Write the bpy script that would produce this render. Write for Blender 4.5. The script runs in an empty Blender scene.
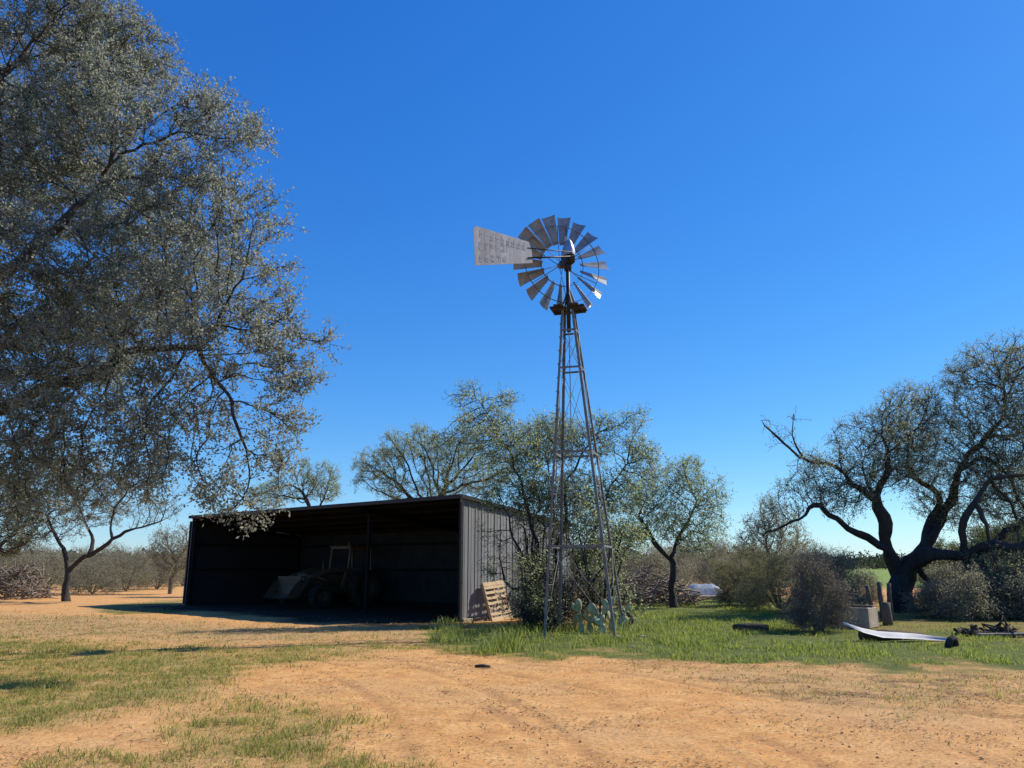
import bpy, math, random
import numpy as np
from mathutils import Vector, Matrix

random.seed(7)
RNG = np.random.default_rng(7)
PI = math.pi
R = math.radians

scene = bpy.context.scene
COL = scene.collection

# ------------------------------------------------------------------ camera
F = 773.0
PITCH = R(13.25)
EYE = 1.6
CP, SP = math.cos(PITCH), math.sin(PITCH)
cam_d = bpy.data.cameras.new('camera')
cam_d.sensor_width = 36.0
cam_d.lens = F / 1024.0 * 36.0
cam_d.clip_start = 0.1
cam_d.clip_end = 9000
cam = bpy.data.objects.new('camera', cam_d)
COL.objects.link(cam)
cam.location = (0, 0, EYE)
cam.rotation_euler = (PI / 2 + PITCH, 0, 0)
scene.camera = cam


def ray(px, py):
    u = (px - 512) / F
    v = (384 - py) / F
    return u, CP - v * SP, SP + v * CP


def W(px, py, Y):
    """world point seen towards (px, py) at distance Y in front"""
    dx, dy, dz = ray(px, py)
    t = Y / dy
    return np.array([dx * t, Y, EYE + dz * t])


def G(px, py):
    dx, dy, dz = ray(px, py)
    t = -EYE / dz
    return np.array([dx * t, dy * t, 0.0])


# ------------------------------------------------------------------ light
AZ = math.atan2(0.93, 0.367)
EL = R(43.5)
SUN = Vector((math.sin(AZ) * math.cos(EL), math.cos(AZ) * math.cos(EL), math.sin(EL)))
world = bpy.data.worlds.new('World')
scene.world = world
world.use_nodes = True
wn = world.node_tree
wn.nodes.clear()
sky = wn.nodes.new('ShaderNodeTexSky')
sky.sky_type = 'NISHITA'
sky.sun_disc = False
sky.sun_elevation = EL
sky.sun_rotation = AZ
sky.altitude = 200
sky.air_density = 1.0
sky.dust_density = 0.15
sky.ozone_density = 4.0
hs = wn.nodes.new('ShaderNodeHueSaturation')
hs.inputs['Saturation'].default_value = 1.28
hs.inputs['Hue'].default_value = 0.5
sep = wn.nodes.new('ShaderNodeSeparateColor')
comb = wn.nodes.new('ShaderNodeCombineColor')
SKYK = ((0.95, 0.74), (0.87, 0.94), (0.62, 1.08))
for ch in range(3):
    prev = sep.outputs[ch]
    for op, val in (('MULTIPLY', 0.1), ('POWER', SKYK[ch][0]), ('MULTIPLY', SKYK[ch][1] * 10.0)):
        mn = wn.nodes.new('ShaderNodeMath')
        mn.operation = op
        wn.links.new(prev, mn.inputs[0])
        mn.inputs[1].default_value = val
        prev = mn.outputs[0]
    wn.links.new(prev, comb.inputs[ch])
bg = wn.nodes.new('ShaderNodeBackground')
bg.inputs['Strength'].default_value = 0.10
wo = wn.nodes.new('ShaderNodeOutputWorld')
wn.links.new(sky.outputs[0], hs.inputs['Color'])
wn.links.new(hs.outputs[0], sep.inputs[0])
wn.links.new(comb.outputs[0], bg.inputs[0])
wn.links.new(bg.outputs[0], wo.inputs[0])

sd = bpy.data.lights.new('sun', 'SUN')
sd.energy = 5.0
sd.angle = R(0.53)
sd.color = (1.0, 0.91, 0.76)
so = bpy.data.objects.new('sun', sd)
COL.objects.link(so)
so.location = (40, 20, 40)
so.rotation_euler = SUN.to_track_quat('Z', 'Y').to_euler()

vs = scene.view_settings
vs.view_transform = 'Standard'
vs.look = 'None'
vs.exposure = 0.28
vs.gamma = 1.0
vs.use_curve_mapping = False
scene.render.engine = 'CYCLES'
scene.cycles.max_bounces = 9
scene.cycles.diffuse_bounces = 6
scene.cycles.glossy_bounces = 2
scene.cycles.transmission_bounces = 3
scene.cycles.transparent_max_bounces = 4
scene.cycles.use_denoising = True
scene.cycles.caustics_reflective = False
scene.cycles.caustics_refractive = False


# ------------------------------------------------------------------ noise
def _hash(ix, iy, s):
    h = (ix.astype(np.int64) * 374761393 + iy.astype(np.int64) * 668265263 + s * 144269504) & 0xFFFFFFFF
    h = ((h ^ (h >> 13)) * 1274126177) & 0xFFFFFFFF
    return ((h ^ (h >> 16)) & 0xFFFF) / 65535.0


def vnoise(x, y, s=0):
    ix, iy = np.floor(x), np.floor(y)
    fx, fy = x - ix, y - iy
    fx = fx * fx * (3 - 2 * fx)
    fy = fy * fy * (3 - 2 * fy)
    a = _hash(ix, iy, s)
    b = _hash(ix + 1, iy, s)
    c = _hash(ix, iy + 1, s)
    d = _hash(ix + 1, iy + 1, s)
    return (a * (1 - fx) + b * fx) * (1 - fy) + (c * (1 - fx) + d * fx) * fy


def fbm(x, y, s=0, o=4):
    r, a, t = 0, 0.5, 0
    for i in range(o):
        r = r + a * vnoise(x * 2 ** i + 17.3 * i, y * 2 ** i - 9.1 * i, s + i)
        t += a
        a *= 0.5
    return r / t


def sstep(a, b, x):
    t = np.clip((x - a) / (b - a), 0, 1)
    return t * t * (3 - 2 * t)


# ------------------------------------------------------------------ materials
class NT:
    def __init__(self, name):
        self.m = bpy.data.materials.new(name)
        self.m.use_nodes = True
        self.t = self.m.node_tree
        self.t.nodes.clear()
        self.out = self.n('ShaderNodeOutputMaterial')

    def n(self, typ, **kw):
        nd = self.t.nodes.new(typ)
        for k, v in kw.items():
            setattr(nd, k, v)
        return nd

    def l(self, a, b):
        self.t.links.new(a, b)

    def obj(self):
        return self.n('ShaderNodeTexCoord').outputs['Object']

    def mapping(self, vec, scale=(1, 1, 1), rot=(0, 0, 0)):
        m = self.n('ShaderNodeMapping')
        m.inputs['Scale'].default_value = scale
        m.inputs['Rotation'].default_value = rot
        self.l(vec, m.inputs['Vector'])
        return m.outputs[0]

    def noise(self, vec, scale, detail=4, rough=0.55):
        m = self.n('ShaderNodeTexNoise')
        m.inputs['Scale'].default_value = scale
        m.inputs['Detail'].default_value = detail
        m.inputs['Roughness'].default_value = rough
        if vec is not None:
            self.l(vec, m.inputs['Vector'])
        return m.outputs['Fac']

    def ramp(self, fac, stops):
        r = self.n('ShaderNodeValToRGB')
        e = r.color_ramp.elements
        while len(e) < len(stops):
            e.new(0.5)
        for i, (p, c) in enumerate(stops):
            e[i].position = p
            e[i].color = (*c, 1) if len(c) == 3 else c
        self.l(fac, r.inputs[0])
        return r.outputs[0]

    def mix(self, fac, a, b, mode='MIX'):
        m = self.n('ShaderNodeMix', data_type='RGBA', blend_type=mode)
        for sock, v in ((m.inputs[0], fac), (m.inputs[6], a), (m.inputs[7], b)):
            if isinstance(v, (int, float)):
                sock.default_value = v
            elif isinstance(v, tuple):
                sock.default_value = (*v, 1)
            else:
                self.l(v, sock)
        return m.outputs[2]

    def math(self, op, a, b=None):
        m = self.n('ShaderNodeMath', operation=op)
        for i, v in enumerate((a, b)):
            if v is None:
                continue
            if isinstance(v, (int, float)):
                m.inputs[i].default_value = v
            else:
                self.l(v, m.inputs[i])
        return m.outputs[0]

    def attr(self, name):
        a = self.n('ShaderNodeAttribute')
        a.attribute_name = name
        return a.outputs['Fac']

    def bump(self, h, strength, dist=0.02):
        b = self.n('ShaderNodeBump')
        b.inputs['Strength'].default_value = strength
        b.inputs['Distance'].default_value = dist
        self.l(h, b.inputs['Height'])
        return b.outputs[0]

    def bsdf(self, col, rough=0.7, metal=0.0, normal=None, spec=0.5):
        p = self.n('ShaderNodeBsdfPrincipled')
        for sock, v in ((p.inputs['Base Color'], col), (p.inputs['Roughness'], rough), (p.inputs['Metallic'], metal)):
            if isinstance(v, (int, float)):
                sock.default_value = v
            elif isinstance(v, tuple):
                sock.default_value = (*v, 1)
            else:
                self.l(v, sock)
        p.inputs['Specular IOR Level'].default_value = spec
        if normal is not None:
            self.l(normal, p.inputs['Normal'])
        return p.outputs[0]

    def done(self, sh):
        self.l(sh, self.out.inputs[0])
        return self.m


def plain(name, c0, c1, rough=0.7, metal=0.0, scale=6.0, bump=0.15, stretch=(1, 1, 1), spec=0.4, dist=0.01):
    t = NT(name)
    v = t.mapping(t.obj(), stretch)
    n1 = t.noise(v, scale, 5, 0.65)
    col = t.ramp(n1, [(0.32, c0), (0.68, c1)])
    n2 = t.noise(v, scale * 6, 3)
    return t.done(t.bsdf(col, rough, metal, t.bump(n2, bump, dist) if bump else None, spec))


def bark(name, c0, c1, scale=5.0):
    t = NT(name)
    v = t.mapping(t.obj(), (1, 1, 0.35))
    n1 = t.noise(v, scale, 5, 0.7)
    n2 = t.noise(v, scale * 5, 4, 0.7)
    col = t.mix(n2, t.ramp(n1, [(0.3, c0), (0.7, c1)]), c0)
    return t.done(t.bsdf(col, 0.9, 0, t.bump(n2, 0.9, 0.04), 0.2))


def leafmat(name, cols, trans=0.3, rough=0.45, spec=0.5, tcol=(0.16, 0.18, 0.04)):
    t = NT(name)
    a = t.attr('rnd')
    k = len(cols)
    col = t.ramp(a, [(i / (k - 1), c) for i, c in enumerate(cols)])
    p = t.bsdf(col, rough, 0, None, spec)
    tr = t.n('ShaderNodeBsdfTranslucent')
    t.l(t.mix(0.6, col, tcol), tr.inputs['Color'])
    mx = t.n('ShaderNodeMixShader')
    mx.inputs[0].default_value = trans
    t.l(p, mx.inputs[1])
    t.l(tr.outputs[0], mx.inputs[2])
    return t.done(mx.outputs[0])


# galvanised sheet with vertical stains
def sheet_metal(name, c0, c1, rough, metal, stain=0.5):
    t = NT(name)
    o = t.obj()
    v = t.mapping(o, (2.2, 2.2, 0.10))
    st = t.noise(v, 2.0, 5, 0.7)
    n1 = t.noise(o, 7, 4)
    col = t.mix(n1, c0, c1)
    col = t.mix(t.math('MULTIPLY', t.ramp(st, [(0.42, (0, 0, 0)), (0.7, (1, 1, 1))]), stain), col, tuple(x * 0.45 for x in c0))
    return t.done(t.bsdf(col, rough, metal, t.bump(t.noise(o, 25, 2), 0.08, 0.01), 0.4))


M = {}
M['shed_wall'] = sheet_metal('weathered_galvanised_sheet', (0.255, 0.265, 0.28), (0.33, 0.34, 0.36), 0.6, 0.1, 0.8)
M['wall_shade'] = plain('shaded_wall_inside', (0.018, 0.021, 0.024), (0.030, 0.034, 0.038), 0.9, 0, 1.5, 0.1, spec=0.1)  # interior shade put into the colour of the walls' inner faces
M['roof_shade'] = plain('shaded_roof_underside', (0.007, 0.007, 0.009), (0.012, 0.012, 0.015), 0.8, 0, 1.5, 0.1, spec=0.15)  # roof underside coloured near black to stand for the shade beneath it
M['shed_trim'] = plain('dark_steel_trim', (0.016, 0.016, 0.018), (0.028, 0.028, 0.03), 0.6, 0.1, 3, 0.05)
M['shed_steel'] = plain('shaded_steel_frame', (0.008, 0.008, 0.009), (0.014, 0.013, 0.013), 0.9, 0.0, 4, 0.05, spec=0.1)  # shade inside the shed put into the frame colour, hiding bounce from the dirt
M['galv'] = plain('weathered_galvanised_steel', (0.36, 0.36, 0.37), (0.55, 0.55, 0.56), 0.42, 0.75, 9, 0.1)
M['galv_dull'] = plain('dull_tower_steel', (0.13, 0.13, 0.128), (0.24, 0.235, 0.225), 0.6, 0.3, 8, 0.15)
M['blade'] = plain('windmill_blade_zinc', (0.21, 0.225, 0.25), (0.34, 0.36, 0.39), 0.34, 0.2, 7, 0.06)
M['dark_iron'] = plain('greasy_dark_iron', (0.02, 0.02, 0.022), (0.05, 0.045, 0.04), 0.5, 0.4, 10, 0.2)
M['old_wood_dark'] = plain('tarred_platform_wood', (0.03, 0.028, 0.025), (0.07, 0.06, 0.05), 0.9, 0, 10, 0.4)
M['vane'] = sheet_metal('worn_vane_paint', (0.34, 0.33, 0.33), (0.52, 0.51, 0.51), 0.55, 0.15, 0.7)
M['faded_paint'] = plain('faded_lettering_paint', (0.22, 0.21, 0.22), (0.46, 0.45, 0.45), 0.7, 0, 9, 0.0)
M['pallet'] = plain('fresh_pallet_wood', (0.45, 0.33, 0.20), (0.62, 0.48, 0.31), 0.8, 0, 5, 0.3, (1, 1, 6))
M['post_wood'] = plain('grey_weathered_post', (0.07, 0.055, 0.042), (0.15, 0.12, 0.095), 0.9, 0, 8, 0.7, (4, 4, 0.5))
M['dead_wood'] = plain('bleached_dead_wood', (0.12, 0.095, 0.075), (0.27, 0.23, 0.20), 0.9, 0, 6, 0.5)
M['log_dark'] = plain('dark_rotten_log', (0.035, 0.028, 0.022), (0.09, 0.07, 0.055), 0.95, 0, 7, 0.8)
M['concrete'] = plain('old_trough_concrete', (0.28, 0.22, 0.165), (0.44, 0.36, 0.28), 0.9, 0, 4, 0.5)
M['white_sheet'] = plain('bare_white_sheet_metal', (0.42, 0.41, 0.385), (0.62, 0.61, 0.58), 0.6, 0.0, 4, 0.08)
M['rubber'] = plain('old_tyre_rubber', (0.014, 0.014, 0.014), (0.04, 0.038, 0.036), 0.85, 0, 12, 0.3)
M['tractor_paint'] = plain('dusty_tractor_paint', (0.055, 0.045, 0.028), (0.10, 0.08, 0.055), 0.7, 0, 5, 0.15)
M['tractor_steel'] = plain('dusty_loader_steel', (0.085, 0.068, 0.045), (0.15, 0.12, 0.085), 0.65, 0.1, 5, 0.15)
M['cactus'] = plain('prickly_pear_skin', (0.20, 0.23, 0.11), (0.46, 0.46, 0.28), 0.6, 0, 5, 0.25)
M['stone'] = plain('pale_field_stone', (0.18, 0.15, 0.12), (0.34, 0.29, 0.24), 0.9, 0, 6, 0.6)
M['blue_tarp'] = plain('faded_blue_tarp', (0.13, 0.19, 0.26), (0.34, 0.38, 0.42), 0.6, 0, 4, 0.3)
M['lumber'] = plain('pale_lumber', (0.42, 0.32, 0.21), (0.6, 0.47, 0.33), 0.85, 0, 5, 0.3)
M['bark_oak'] = bark('oak_bark', (0.05, 0.046, 0.042), (0.14, 0.125, 0.11), 4)
M['bark_dark'] = bark('dark_mesquite_bark', (0.032, 0.03, 0.028), (0.10, 0.09, 0.082), 4)
M['bark_grey'] = bark('grey_twig_bark', (0.13, 0.115, 0.10), (0.30, 0.27, 0.235), 6)
M['leaf_oak'] = leafmat('oak_leaves', [(0.125, 0.138, 0.098), (0.19, 0.203, 0.15), (0.255, 0.268, 0.205), (0.35, 0.355, 0.285)], 0.47, 0.5, 0.5, (0.50, 0.54, 0.40))
M['leaf_mesquite'] = leafmat('mesquite_leaves', [(0.185, 0.225, 0.105), (0.26, 0.30, 0.148), (0.35, 0.375, 0.205)], 0.5, 0.45, 0.5, (0.56, 0.65, 0.29))
M['leaf_grey'] = leafmat('grey_brush_leaves', [(0.17, 0.175, 0.11), (0.24, 0.24, 0.155), (0.32, 0.31, 0.22)], 0.48, 0.6, 0.3, (0.48, 0.47, 0.29))
M['leaf_olive'] = leafmat('olive_bush_leaves', [(0.12, 0.13, 0.06), (0.17, 0.175, 0.085), (0.23, 0.225, 0.12)], 0.48, 0.55, 0.4, (0.34, 0.34, 0.14))
M['leaf_green'] = leafmat('green_tree_leaves', [(0.06, 0.08, 0.028), (0.09, 0.115, 0.042), (0.13, 0.15, 0.06)], 0.42, 0.5, 0.4, (0.19, 0.23, 0.06))
M['leaf_dead'] = leafmat('dry_brown_leaves', [(0.18, 0.15, 0.10), (0.26, 0.225, 0.155), (0.36, 0.31, 0.23)], 0.4, 0.8, 0.2, (0.36, 0.31, 0.19))
M['grass'] = leafmat('grass_blades', [(0.105, 0.16, 0.022), (0.165, 0.225, 0.042), (0.24, 0.28, 0.07), (0.44, 0.38, 0.19)], 0.5, 0.5, 0.35, (0.42, 0.48, 0.08))
M['short_grass'] = leafmat('short_grass_blades', [(0.14, 0.18, 0.032), (0.22, 0.24, 0.058), (0.34, 0.31, 0.115), (0.54, 0.43, 0.21)], 0.5, 0.6, 0.3, (0.48, 0.50, 0.10))
M['leaf_willow'] = leafmat('fine_grey_leaves', [(0.14, 0.165, 0.10), (0.195, 0.225, 0.14), (0.27, 0.29, 0.19)], 0.48, 0.5, 0.5, (0.46, 0.51, 0.29))
M['leaf_far'] = leafmat('far_woods_leaves', [(0.035, 0.045, 0.026), (0.055, 0.066, 0.038), (0.08, 0.088, 0.052)], 0.2, 0.7, 0.2, (0.08, 0.09, 0.04))
M['straw'] = leafmat('straw_litter', [(0.07, 0.04, 0.02), (0.16, 0.095, 0.045), (0.38, 0.26, 0.13), (0.62, 0.48, 0.29)], 0.05, 0.85, 0.15)


# ------------------------------------------------------------------ object helpers
def tag(o, label=None, cat=None, group=None, kind=None):
    if label:
        o['label'] = label
    if cat:
        o['category'] = cat
    if group:
        o['group'] = group
    if kind:
        o['kind'] = kind
    return o


def thing(name, label, cat, loc=(0, 0, 0), rz=0.0, group=None):
    o = bpy.data.objects.new(name, None)
    o.empty_display_size = 0.3
    COL.objects.link(o)
    o.location = loc
    o.rotation_euler = (0, 0, rz)
    return tag(o, label, cat, group)


def fast_mesh(name, verts, faces, rnd=None, smooth=False):
    """verts (N,3) array, faces list of (K,n) int arrays"""
    me = bpy.data.meshes.new(name)
    if not isinstance(faces, list):
        faces = [faces]
    faces = [np.asarray(f, dtype=np.int32) for f in faces if len(f)]
    verts = np.asarray(verts, dtype=np.float32)
    me.vertices.add(len(verts))
    me.vertices.foreach_set('co', verts.ravel())
    nl = sum(f.size for f in faces)
    npoly = sum(len(f) for f in faces)
    me.loops.add(nl)
    me.polygons.add(npoly)
    me.loops.foreach_set('vertex_index', np.concatenate([f.ravel() for f in faces]))
    tot = np.concatenate([np.full(len(f), f.shape[1], dtype=np.int32) for f in faces])
    start = np.concatenate([[0], np.cumsum(tot)[:-1]]).astype(np.int32)
    me.polygons.foreach_set('loop_start', start)
    if smooth:
        me.polygons.foreach_set('use_smooth', np.ones(npoly, dtype=bool))
    me.update(calc_edges=True)
    if rnd is not None:
        at = me.attributes.new('rnd', 'FLOAT', 'POINT')
        at.data.foreach_set('value', np.asarray(rnd, dtype=np.float32))
    return me


def link(name, me, mat, parent=None, mats=None):
    o = bpy.data.objects.new(name, me)
    COL.objects.link(o)
    if mats:
        for m in mats:
            me.materials.append(m)
    elif mat is not None and not me.materials:
        me.materials.append(mat)
    if parent is not None:
        o.parent = parent
    return o


class MB:
    def __init__(self):
        self.v = []
        self.f = []
        self.mi = []
        self.sm = []

    def add(self, vs, fs, mi=0, sm=False):
        b = len(self.v)
        self.v += [tuple(map(float, p)) for p in vs]
        self.f += [tuple(i + b for i in f) for f in fs]
        self.mi += [mi] * len(fs)
        self.sm += [sm] * len(fs)
        return self

    def box(self, c, s, rot=None, mi=0, bev=0.0):
        hx, hy, hz = s[0] / 2, s[1] / 2, s[2] / 2
        b = min(bev, hx * .9, hy * .9, hz * .9)
        c = Vector(c)
        vs = []
        if b <= 0:
            for x in (-hx, hx):
                for y in (-hy, hy):
                    for z in (-hz, hz):
                        vs.append(Vector((x, y, z)))
            fs = [(0, 1, 3, 2), (4, 6, 7, 5), (0, 4, 5, 1), (2, 3, 7, 6), (0, 2, 6, 4), (1, 5, 7, 3)]
        else:
            idx = {}
            for sx in (-1, 1):
                for sy in (-1, 1):
                    for sz in (-1, 1):
                        for ax in range(3):
                            p = [sx * (hx - b), sy * (hy - b), sz * (hz - b)]
                            p[ax] = (sx * hx, sy * hy, sz * hz)[ax]
                            idx[(sx, sy, sz, ax)] = len(vs)
                            vs.append(Vector(p))
            fs = []
            q = [(-1, -1), (1, -1), (1, 1), (-1, 1)]

            def key(ax, s, a, bb):
                k = [0, 0, 0]
                k[ax] = s
                k[(ax + 1) % 3] = a
                k[(ax + 2) % 3] = bb
                return tuple(k)
            for ax in range(3):
                for s in (-1, 1):
                    f = [idx[(*key(ax, s, a, bb), ax)] for a, bb in q]
                    fs.append(tuple(f if s > 0 else f[::-1]))
            for ax in range(3):           # edges along ax
                a1, a2 = (ax + 1) % 3, (ax + 2) % 3
                for s1 in (-1, 1):
                    for s2 in (-1, 1):
                        k0 = [0, 0, 0]
                        k0[ax] = -1
                        k0[a1] = s1
                        k0[a2] = s2
                        k1 = list(k0)
                        k1[ax] = 1
                        f = [idx[(*k0, a1)], idx[(*k1, a1)], idx[(*k1, a2)], idx[(*k0, a2)]]
                        fs.append(tuple(f if s1 * s2 < 0 else f[::-1]))
            for sx in (-1, 1):
                for sy in (-1, 1):
                    for sz in (-1, 1):
                        f = [idx[(sx, sy, sz, a)] for a in range(3)]
                        fs.append(tuple(f if sx * sy * sz > 0 else f[::-1]))
        if rot is not None:
            vs = [rot @ p for p in vs]
        return self.add([p + c for p in vs], fs, mi)

    def bar(self, p0, p1, w, h, up=(0, 0, 1), mi=0, bev=0.0):
        p0, p1 = Vector(p0), Vector(p1)
        d = p1 - p0
        L = d.length
        x = d.normalized()
        y = Vector(up).cross(x)
        if y.length < 1e-4:
            y = Vector((1, 0, 0)).cross(x)
        y.normalize()
        z = x.cross(y)
        rot = Matrix((x, y, z)).transposed()
        return self.box((p0 + p1) / 2, (L, w, h), rot, mi, bev)

    def tube(self, pts, rad, n=8, mi=0, cap=True, sm=True):
        pts = [Vector(p) for p in pts]
        if not hasattr(rad, '__len__'):
            rad = [rad] * len(pts)
        vs, fs = [], []
        u = None
        for i, p in enumerate(pts):
            d = (pts[min(i + 1, len(pts) - 1)] - pts[max(i - 1, 0)]).normalized()
            if u is None:
                u = d.cross(Vector((0.31, 0.17, 0.93)))
                if u.length < 0.1:
                    u = d.cross(Vector((1, 0, 0)))
            u = (u - d * u.dot(d)).normalized()
            w = d.cross(u)
            for k in range(n):
                a = 2 * PI * k / n
                vs.append(p + (u * math.cos(a) + w * math.sin(a)) * rad[i])
        for i in range(len(pts) - 1):
            for k in range(n):
                k2 = (k + 1) % n
                fs.append((i * n + k, i * n + k2, (i + 1) * n + k2, (i + 1) * n + k))
        self.add(vs, fs, mi, sm)
        if cap:
            b = len(self.v) - len(vs)
            self.f += [tuple(b + k for k in range(n))[::-1], tuple(b + (len(pts) - 1) * n + k for k in range(n))]
            self.mi += [mi, mi]
            self.sm += [False, False]
        return self

    def lathe(self, prof, n=24, axis='z', c=(0, 0, 0), mi=0, sm=True, rot=None):
        """prof list of (r, h)"""
        vs, fs = [], []
        for r, h in prof:
            for k in range(n):
                a = 2 * PI * k / n
                p = Vector((r * math.cos(a), r * math.sin(a), h))
                if axis == 'y':
                    p = Vector((p.x, p.z, p.y))
                elif axis == 'x':
                    p = Vector((p.z, p.x, p.y))
                if rot is not None:
                    p = rot @ p
                vs.append(p + Vector(c))
        m = len(prof)
        for i in range(m - 1):
            for k in range(n):
                k2 = (k + 1) % n
                fs.append((i * n + k, i * n + k2, (i + 1) * n + k2, (i + 1) * n + k))
        return self.add(vs, fs, mi, sm)

    def build(self, name, mat, parent=None, mats=None):
        me = bpy.data.meshes.new(name)
        me.from_pydata(self.v, [], self.f)
        me.polygons.foreach_set('use_smooth', self.sm)
        me.polygons.foreach_set('material_index', self.mi)
        me.update()
        return link(name, me, mat, parent, mats)


def copy_tree(o, parent=None):
    c = o.copy()
    COL.objects.link(c)
    c.parent = parent
    for ch in o.children:
        copy_tree(ch, c)
    return c


# ------------------------------------------------------------------ ground cover maps
def to_px(x, y):
    dep = np.maximum(y * CP - EYE * SP, 0.3)
    v = -(EYE * CP + y * SP) / dep
    # camera space: depth along fwd, up
    up = -y * SP - EYE * CP
    return 512 + F * x / dep, 384 - F * up / dep


def poly_w(px, py, poly, soft, ys=3.0):
    P = np.array(poly, float)
    P[:, 1] *= ys
    X, Y = px, py * ys
    n = len(P)
    inside = np.zeros(X.shape, bool)
    dmin = np.full(X.shape, 1e9)
    for i in range(n):
        a, b = P[i], P[(i + 1) % n]
        c = ((a[1] > Y) != (b[1] > Y)) & (X < (b[0] - a[0]) * (Y - a[1]) / (b[1] - a[1] + 1e-9) + a[0])
        inside ^= c
        e = b - a
        t = np.clip(((X - a[0]) * e[0] + (Y - a[1]) * e[1]) / (e @ e + 1e-9), 0, 1)
        d = np.hypot(X - a[0] - t * e[0], Y - a[1] - t * e[1])
        dmin = np.minimum(dmin, d)
    s = np.where(inside, dmin, -dmin)
    return sstep(-soft, soft, s)


LUSH = [(430, 630), (520, 626), (600, 626), (632, 606), (700, 602), (790, 602), (810, 622), (860, 636), (1024, 640), (1500, 640),
        (1500, 672), (1024, 668), (900, 666), (760, 666), (680, 660), (600, 654), (520, 654), (432, 650)]
MEADOW = [(620, 605), (640, 598), (800, 597), (880, 606), (1100, 608), (1400, 608), (1400, 642), (860, 638), (640, 622)]
SG1 = [(-400, 640), (20, 641), (150, 649), (300, 650), (420, 648), (330, 656), (250, 668), (205, 690), (130, 708), (50, 726), (-400, 760)]
SG2 = [(170, 712), (250, 698), (330, 703), (385, 728), (330, 750), (240, 756), (180, 740)]
SG3 = [(40, 765), (120, 754), (200, 750), (340, 750), (420, 772), (260, 800), (40, 800)]
ST1 = [(-400, 612), (100, 616), (200, 624), (330, 630), (446, 628), (446, 642), (250, 642), (0, 640), (-400, 640)]
DRY = [(640, 664), (1024, 670), (1500, 672), (1500, 712), (1024, 705), (880, 712), (760, 690)]
DARK1 = [(275, 642), (340, 637), (446, 640), (446, 650), (330, 652)]
SHEDIN = None


def cover(x, y):
    """green tall, green short, straw, dark soil (0..1)"""
    px, py = to_px(x, y)
    n1 = fbm(x * 0.55, y * 0.55, 3) - 0.5
    n2 = fbm(x * 2.2, y * 2.2, 9) - 0.5
    qx = px + n1 * 110
    qy = py + n1 * 12 + n2 * 7
    lush = poly_w(qx + n2 * 60, qy + n1 * 14 + n2 * 10, LUSH, 16)
    mead = np.maximum(poly_w(qx, qy, MEADOW, 14), poly_w(px + n1 * 50, py + n1 * 5, [(96, 609), (150, 602), (188, 600), (196, 609), (150, 613), (110, 615)], 6))
    s1 = poly_w(qx, qy, SG1, 26)
    s2 = poly_w(qx, qy, SG2, 40) * 0.55
    s3 = poly_w(qx, qy, SG3, 30) * 0.55
    short = np.clip(s1 * 1.25 + s2 + s3, 0, 1)
    straw = np.clip(poly_w(qx, qy, ST1, 22) * 0.95 + poly_w(qx, qy, DRY, 40) * 0.55 + short * 0.25, 0, 1)
    dark = poly_w(qx, qy, DRY, 40) * 0.55 * sstep(0.45, 0.7, fbm(x * 1.3, y * 2.2, 171)) * sstep(0.3, 0.6, fbm(x * 6, y * 6, 173))
    patch = sstep(0.42, 0.62, fbm(x * 0.9, y * 1.3, 21))
    short = short * (0.62 + 0.38 * patch)
    beh = (y < 2)
    for a in (lush, mead, short, straw, dark):
        a[beh] = 0.25
    # far land
    far = sstep(36, 55, y)
    lush = lush * (1 - far)
    return lush, mead, short, straw, dark


# tyre tracks: polylines on the ground
def trackline(pxs, off=0.0):
    p = np.array([G(*q)[:2] for q in pxs])
    t = np.linspace(0, len(p) - 1, 60)
    i = np.clip(t.astype(int), 0, len(p) - 2)
    f = (t - i)[:, None]

    def at(k):
        return p[np.clip(k, 0, len(p) - 1)]
    q = 0.5 * (2 * at(i) + (at(i + 1) - at(i - 1)) * f + (2 * at(i - 1) - 5 * at(i) + 4 * at(i + 1) - at(i + 2)) * f ** 2
               + (-at(i - 1) + 3 * at(i) - 3 * at(i + 1) + at(i + 2)) * f ** 3)
    d = np.gradient(q, axis=0)
    nrm = np.stack([-d[:, 1], d[:, 0]], 1) / np.linalg.norm(d, axis=1)[:, None]
    return q + nrm * off


TRACKS = []
for base in ([(300, 652), (430, 668), (520, 695), (610, 735), (690, 790)],
             [(380, 650), (560, 672), (700, 700), (860, 745), (960, 790)],
             [(330, 656), (400, 680), (470, 720), (520, 790)],
             [(250, 655), (560, 660), (800, 690), (1100, 712)]):
    for off in (-0.75, 0.75):
        TRACKS.append(trackline(base, off))


def track_depth(x, y):
    g = np.zeros(x.shape)
    m = (y < 19) & (y > 4) & (np.abs(x) < 14)
    X, Y = x[m], y[m]
    acc = np.zeros(X.shape)
    for k, q in enumerate(TRACKS):
        d = np.full(X.shape, 1e9)
        s = np.zeros(X.shape)
        L = np.concatenate([[0], np.cumsum(np.linalg.norm(np.diff(q, axis=0), axis=1))])
        for i in range(len(q) - 1):
            a, b = q[i], q[i + 1]
            e = b - a
            t = np.clip(((X - a[0]) * e[0] + (Y - a[1]) * e[1]) / (e @ e), 0, 1)
            dd = np.hypot(X - a[0] - t * e[0], Y - a[1] - t * e[1])
            c = dd < d
            d = np.where(c, dd, d)
            s = np.where(c, L[i] + t * (L[i + 1] - L[i]), s)
        fade = 0.35 + 0.65 * sstep(0.35, 0.65, fbm(s * 0.5, s * 0 + k, 40 + k))
        tread = 0.7 + 0.3 * np.sin(s * 40)
        prof = -sstep(0.14, 0.06, d) * tread + 0.6 * np.exp(-((d - 0.18) / 0.05) ** 2)
        acc += prof * fade
    g[m] = np.clip(acc, -1.3, 1.0)
    return g


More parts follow.
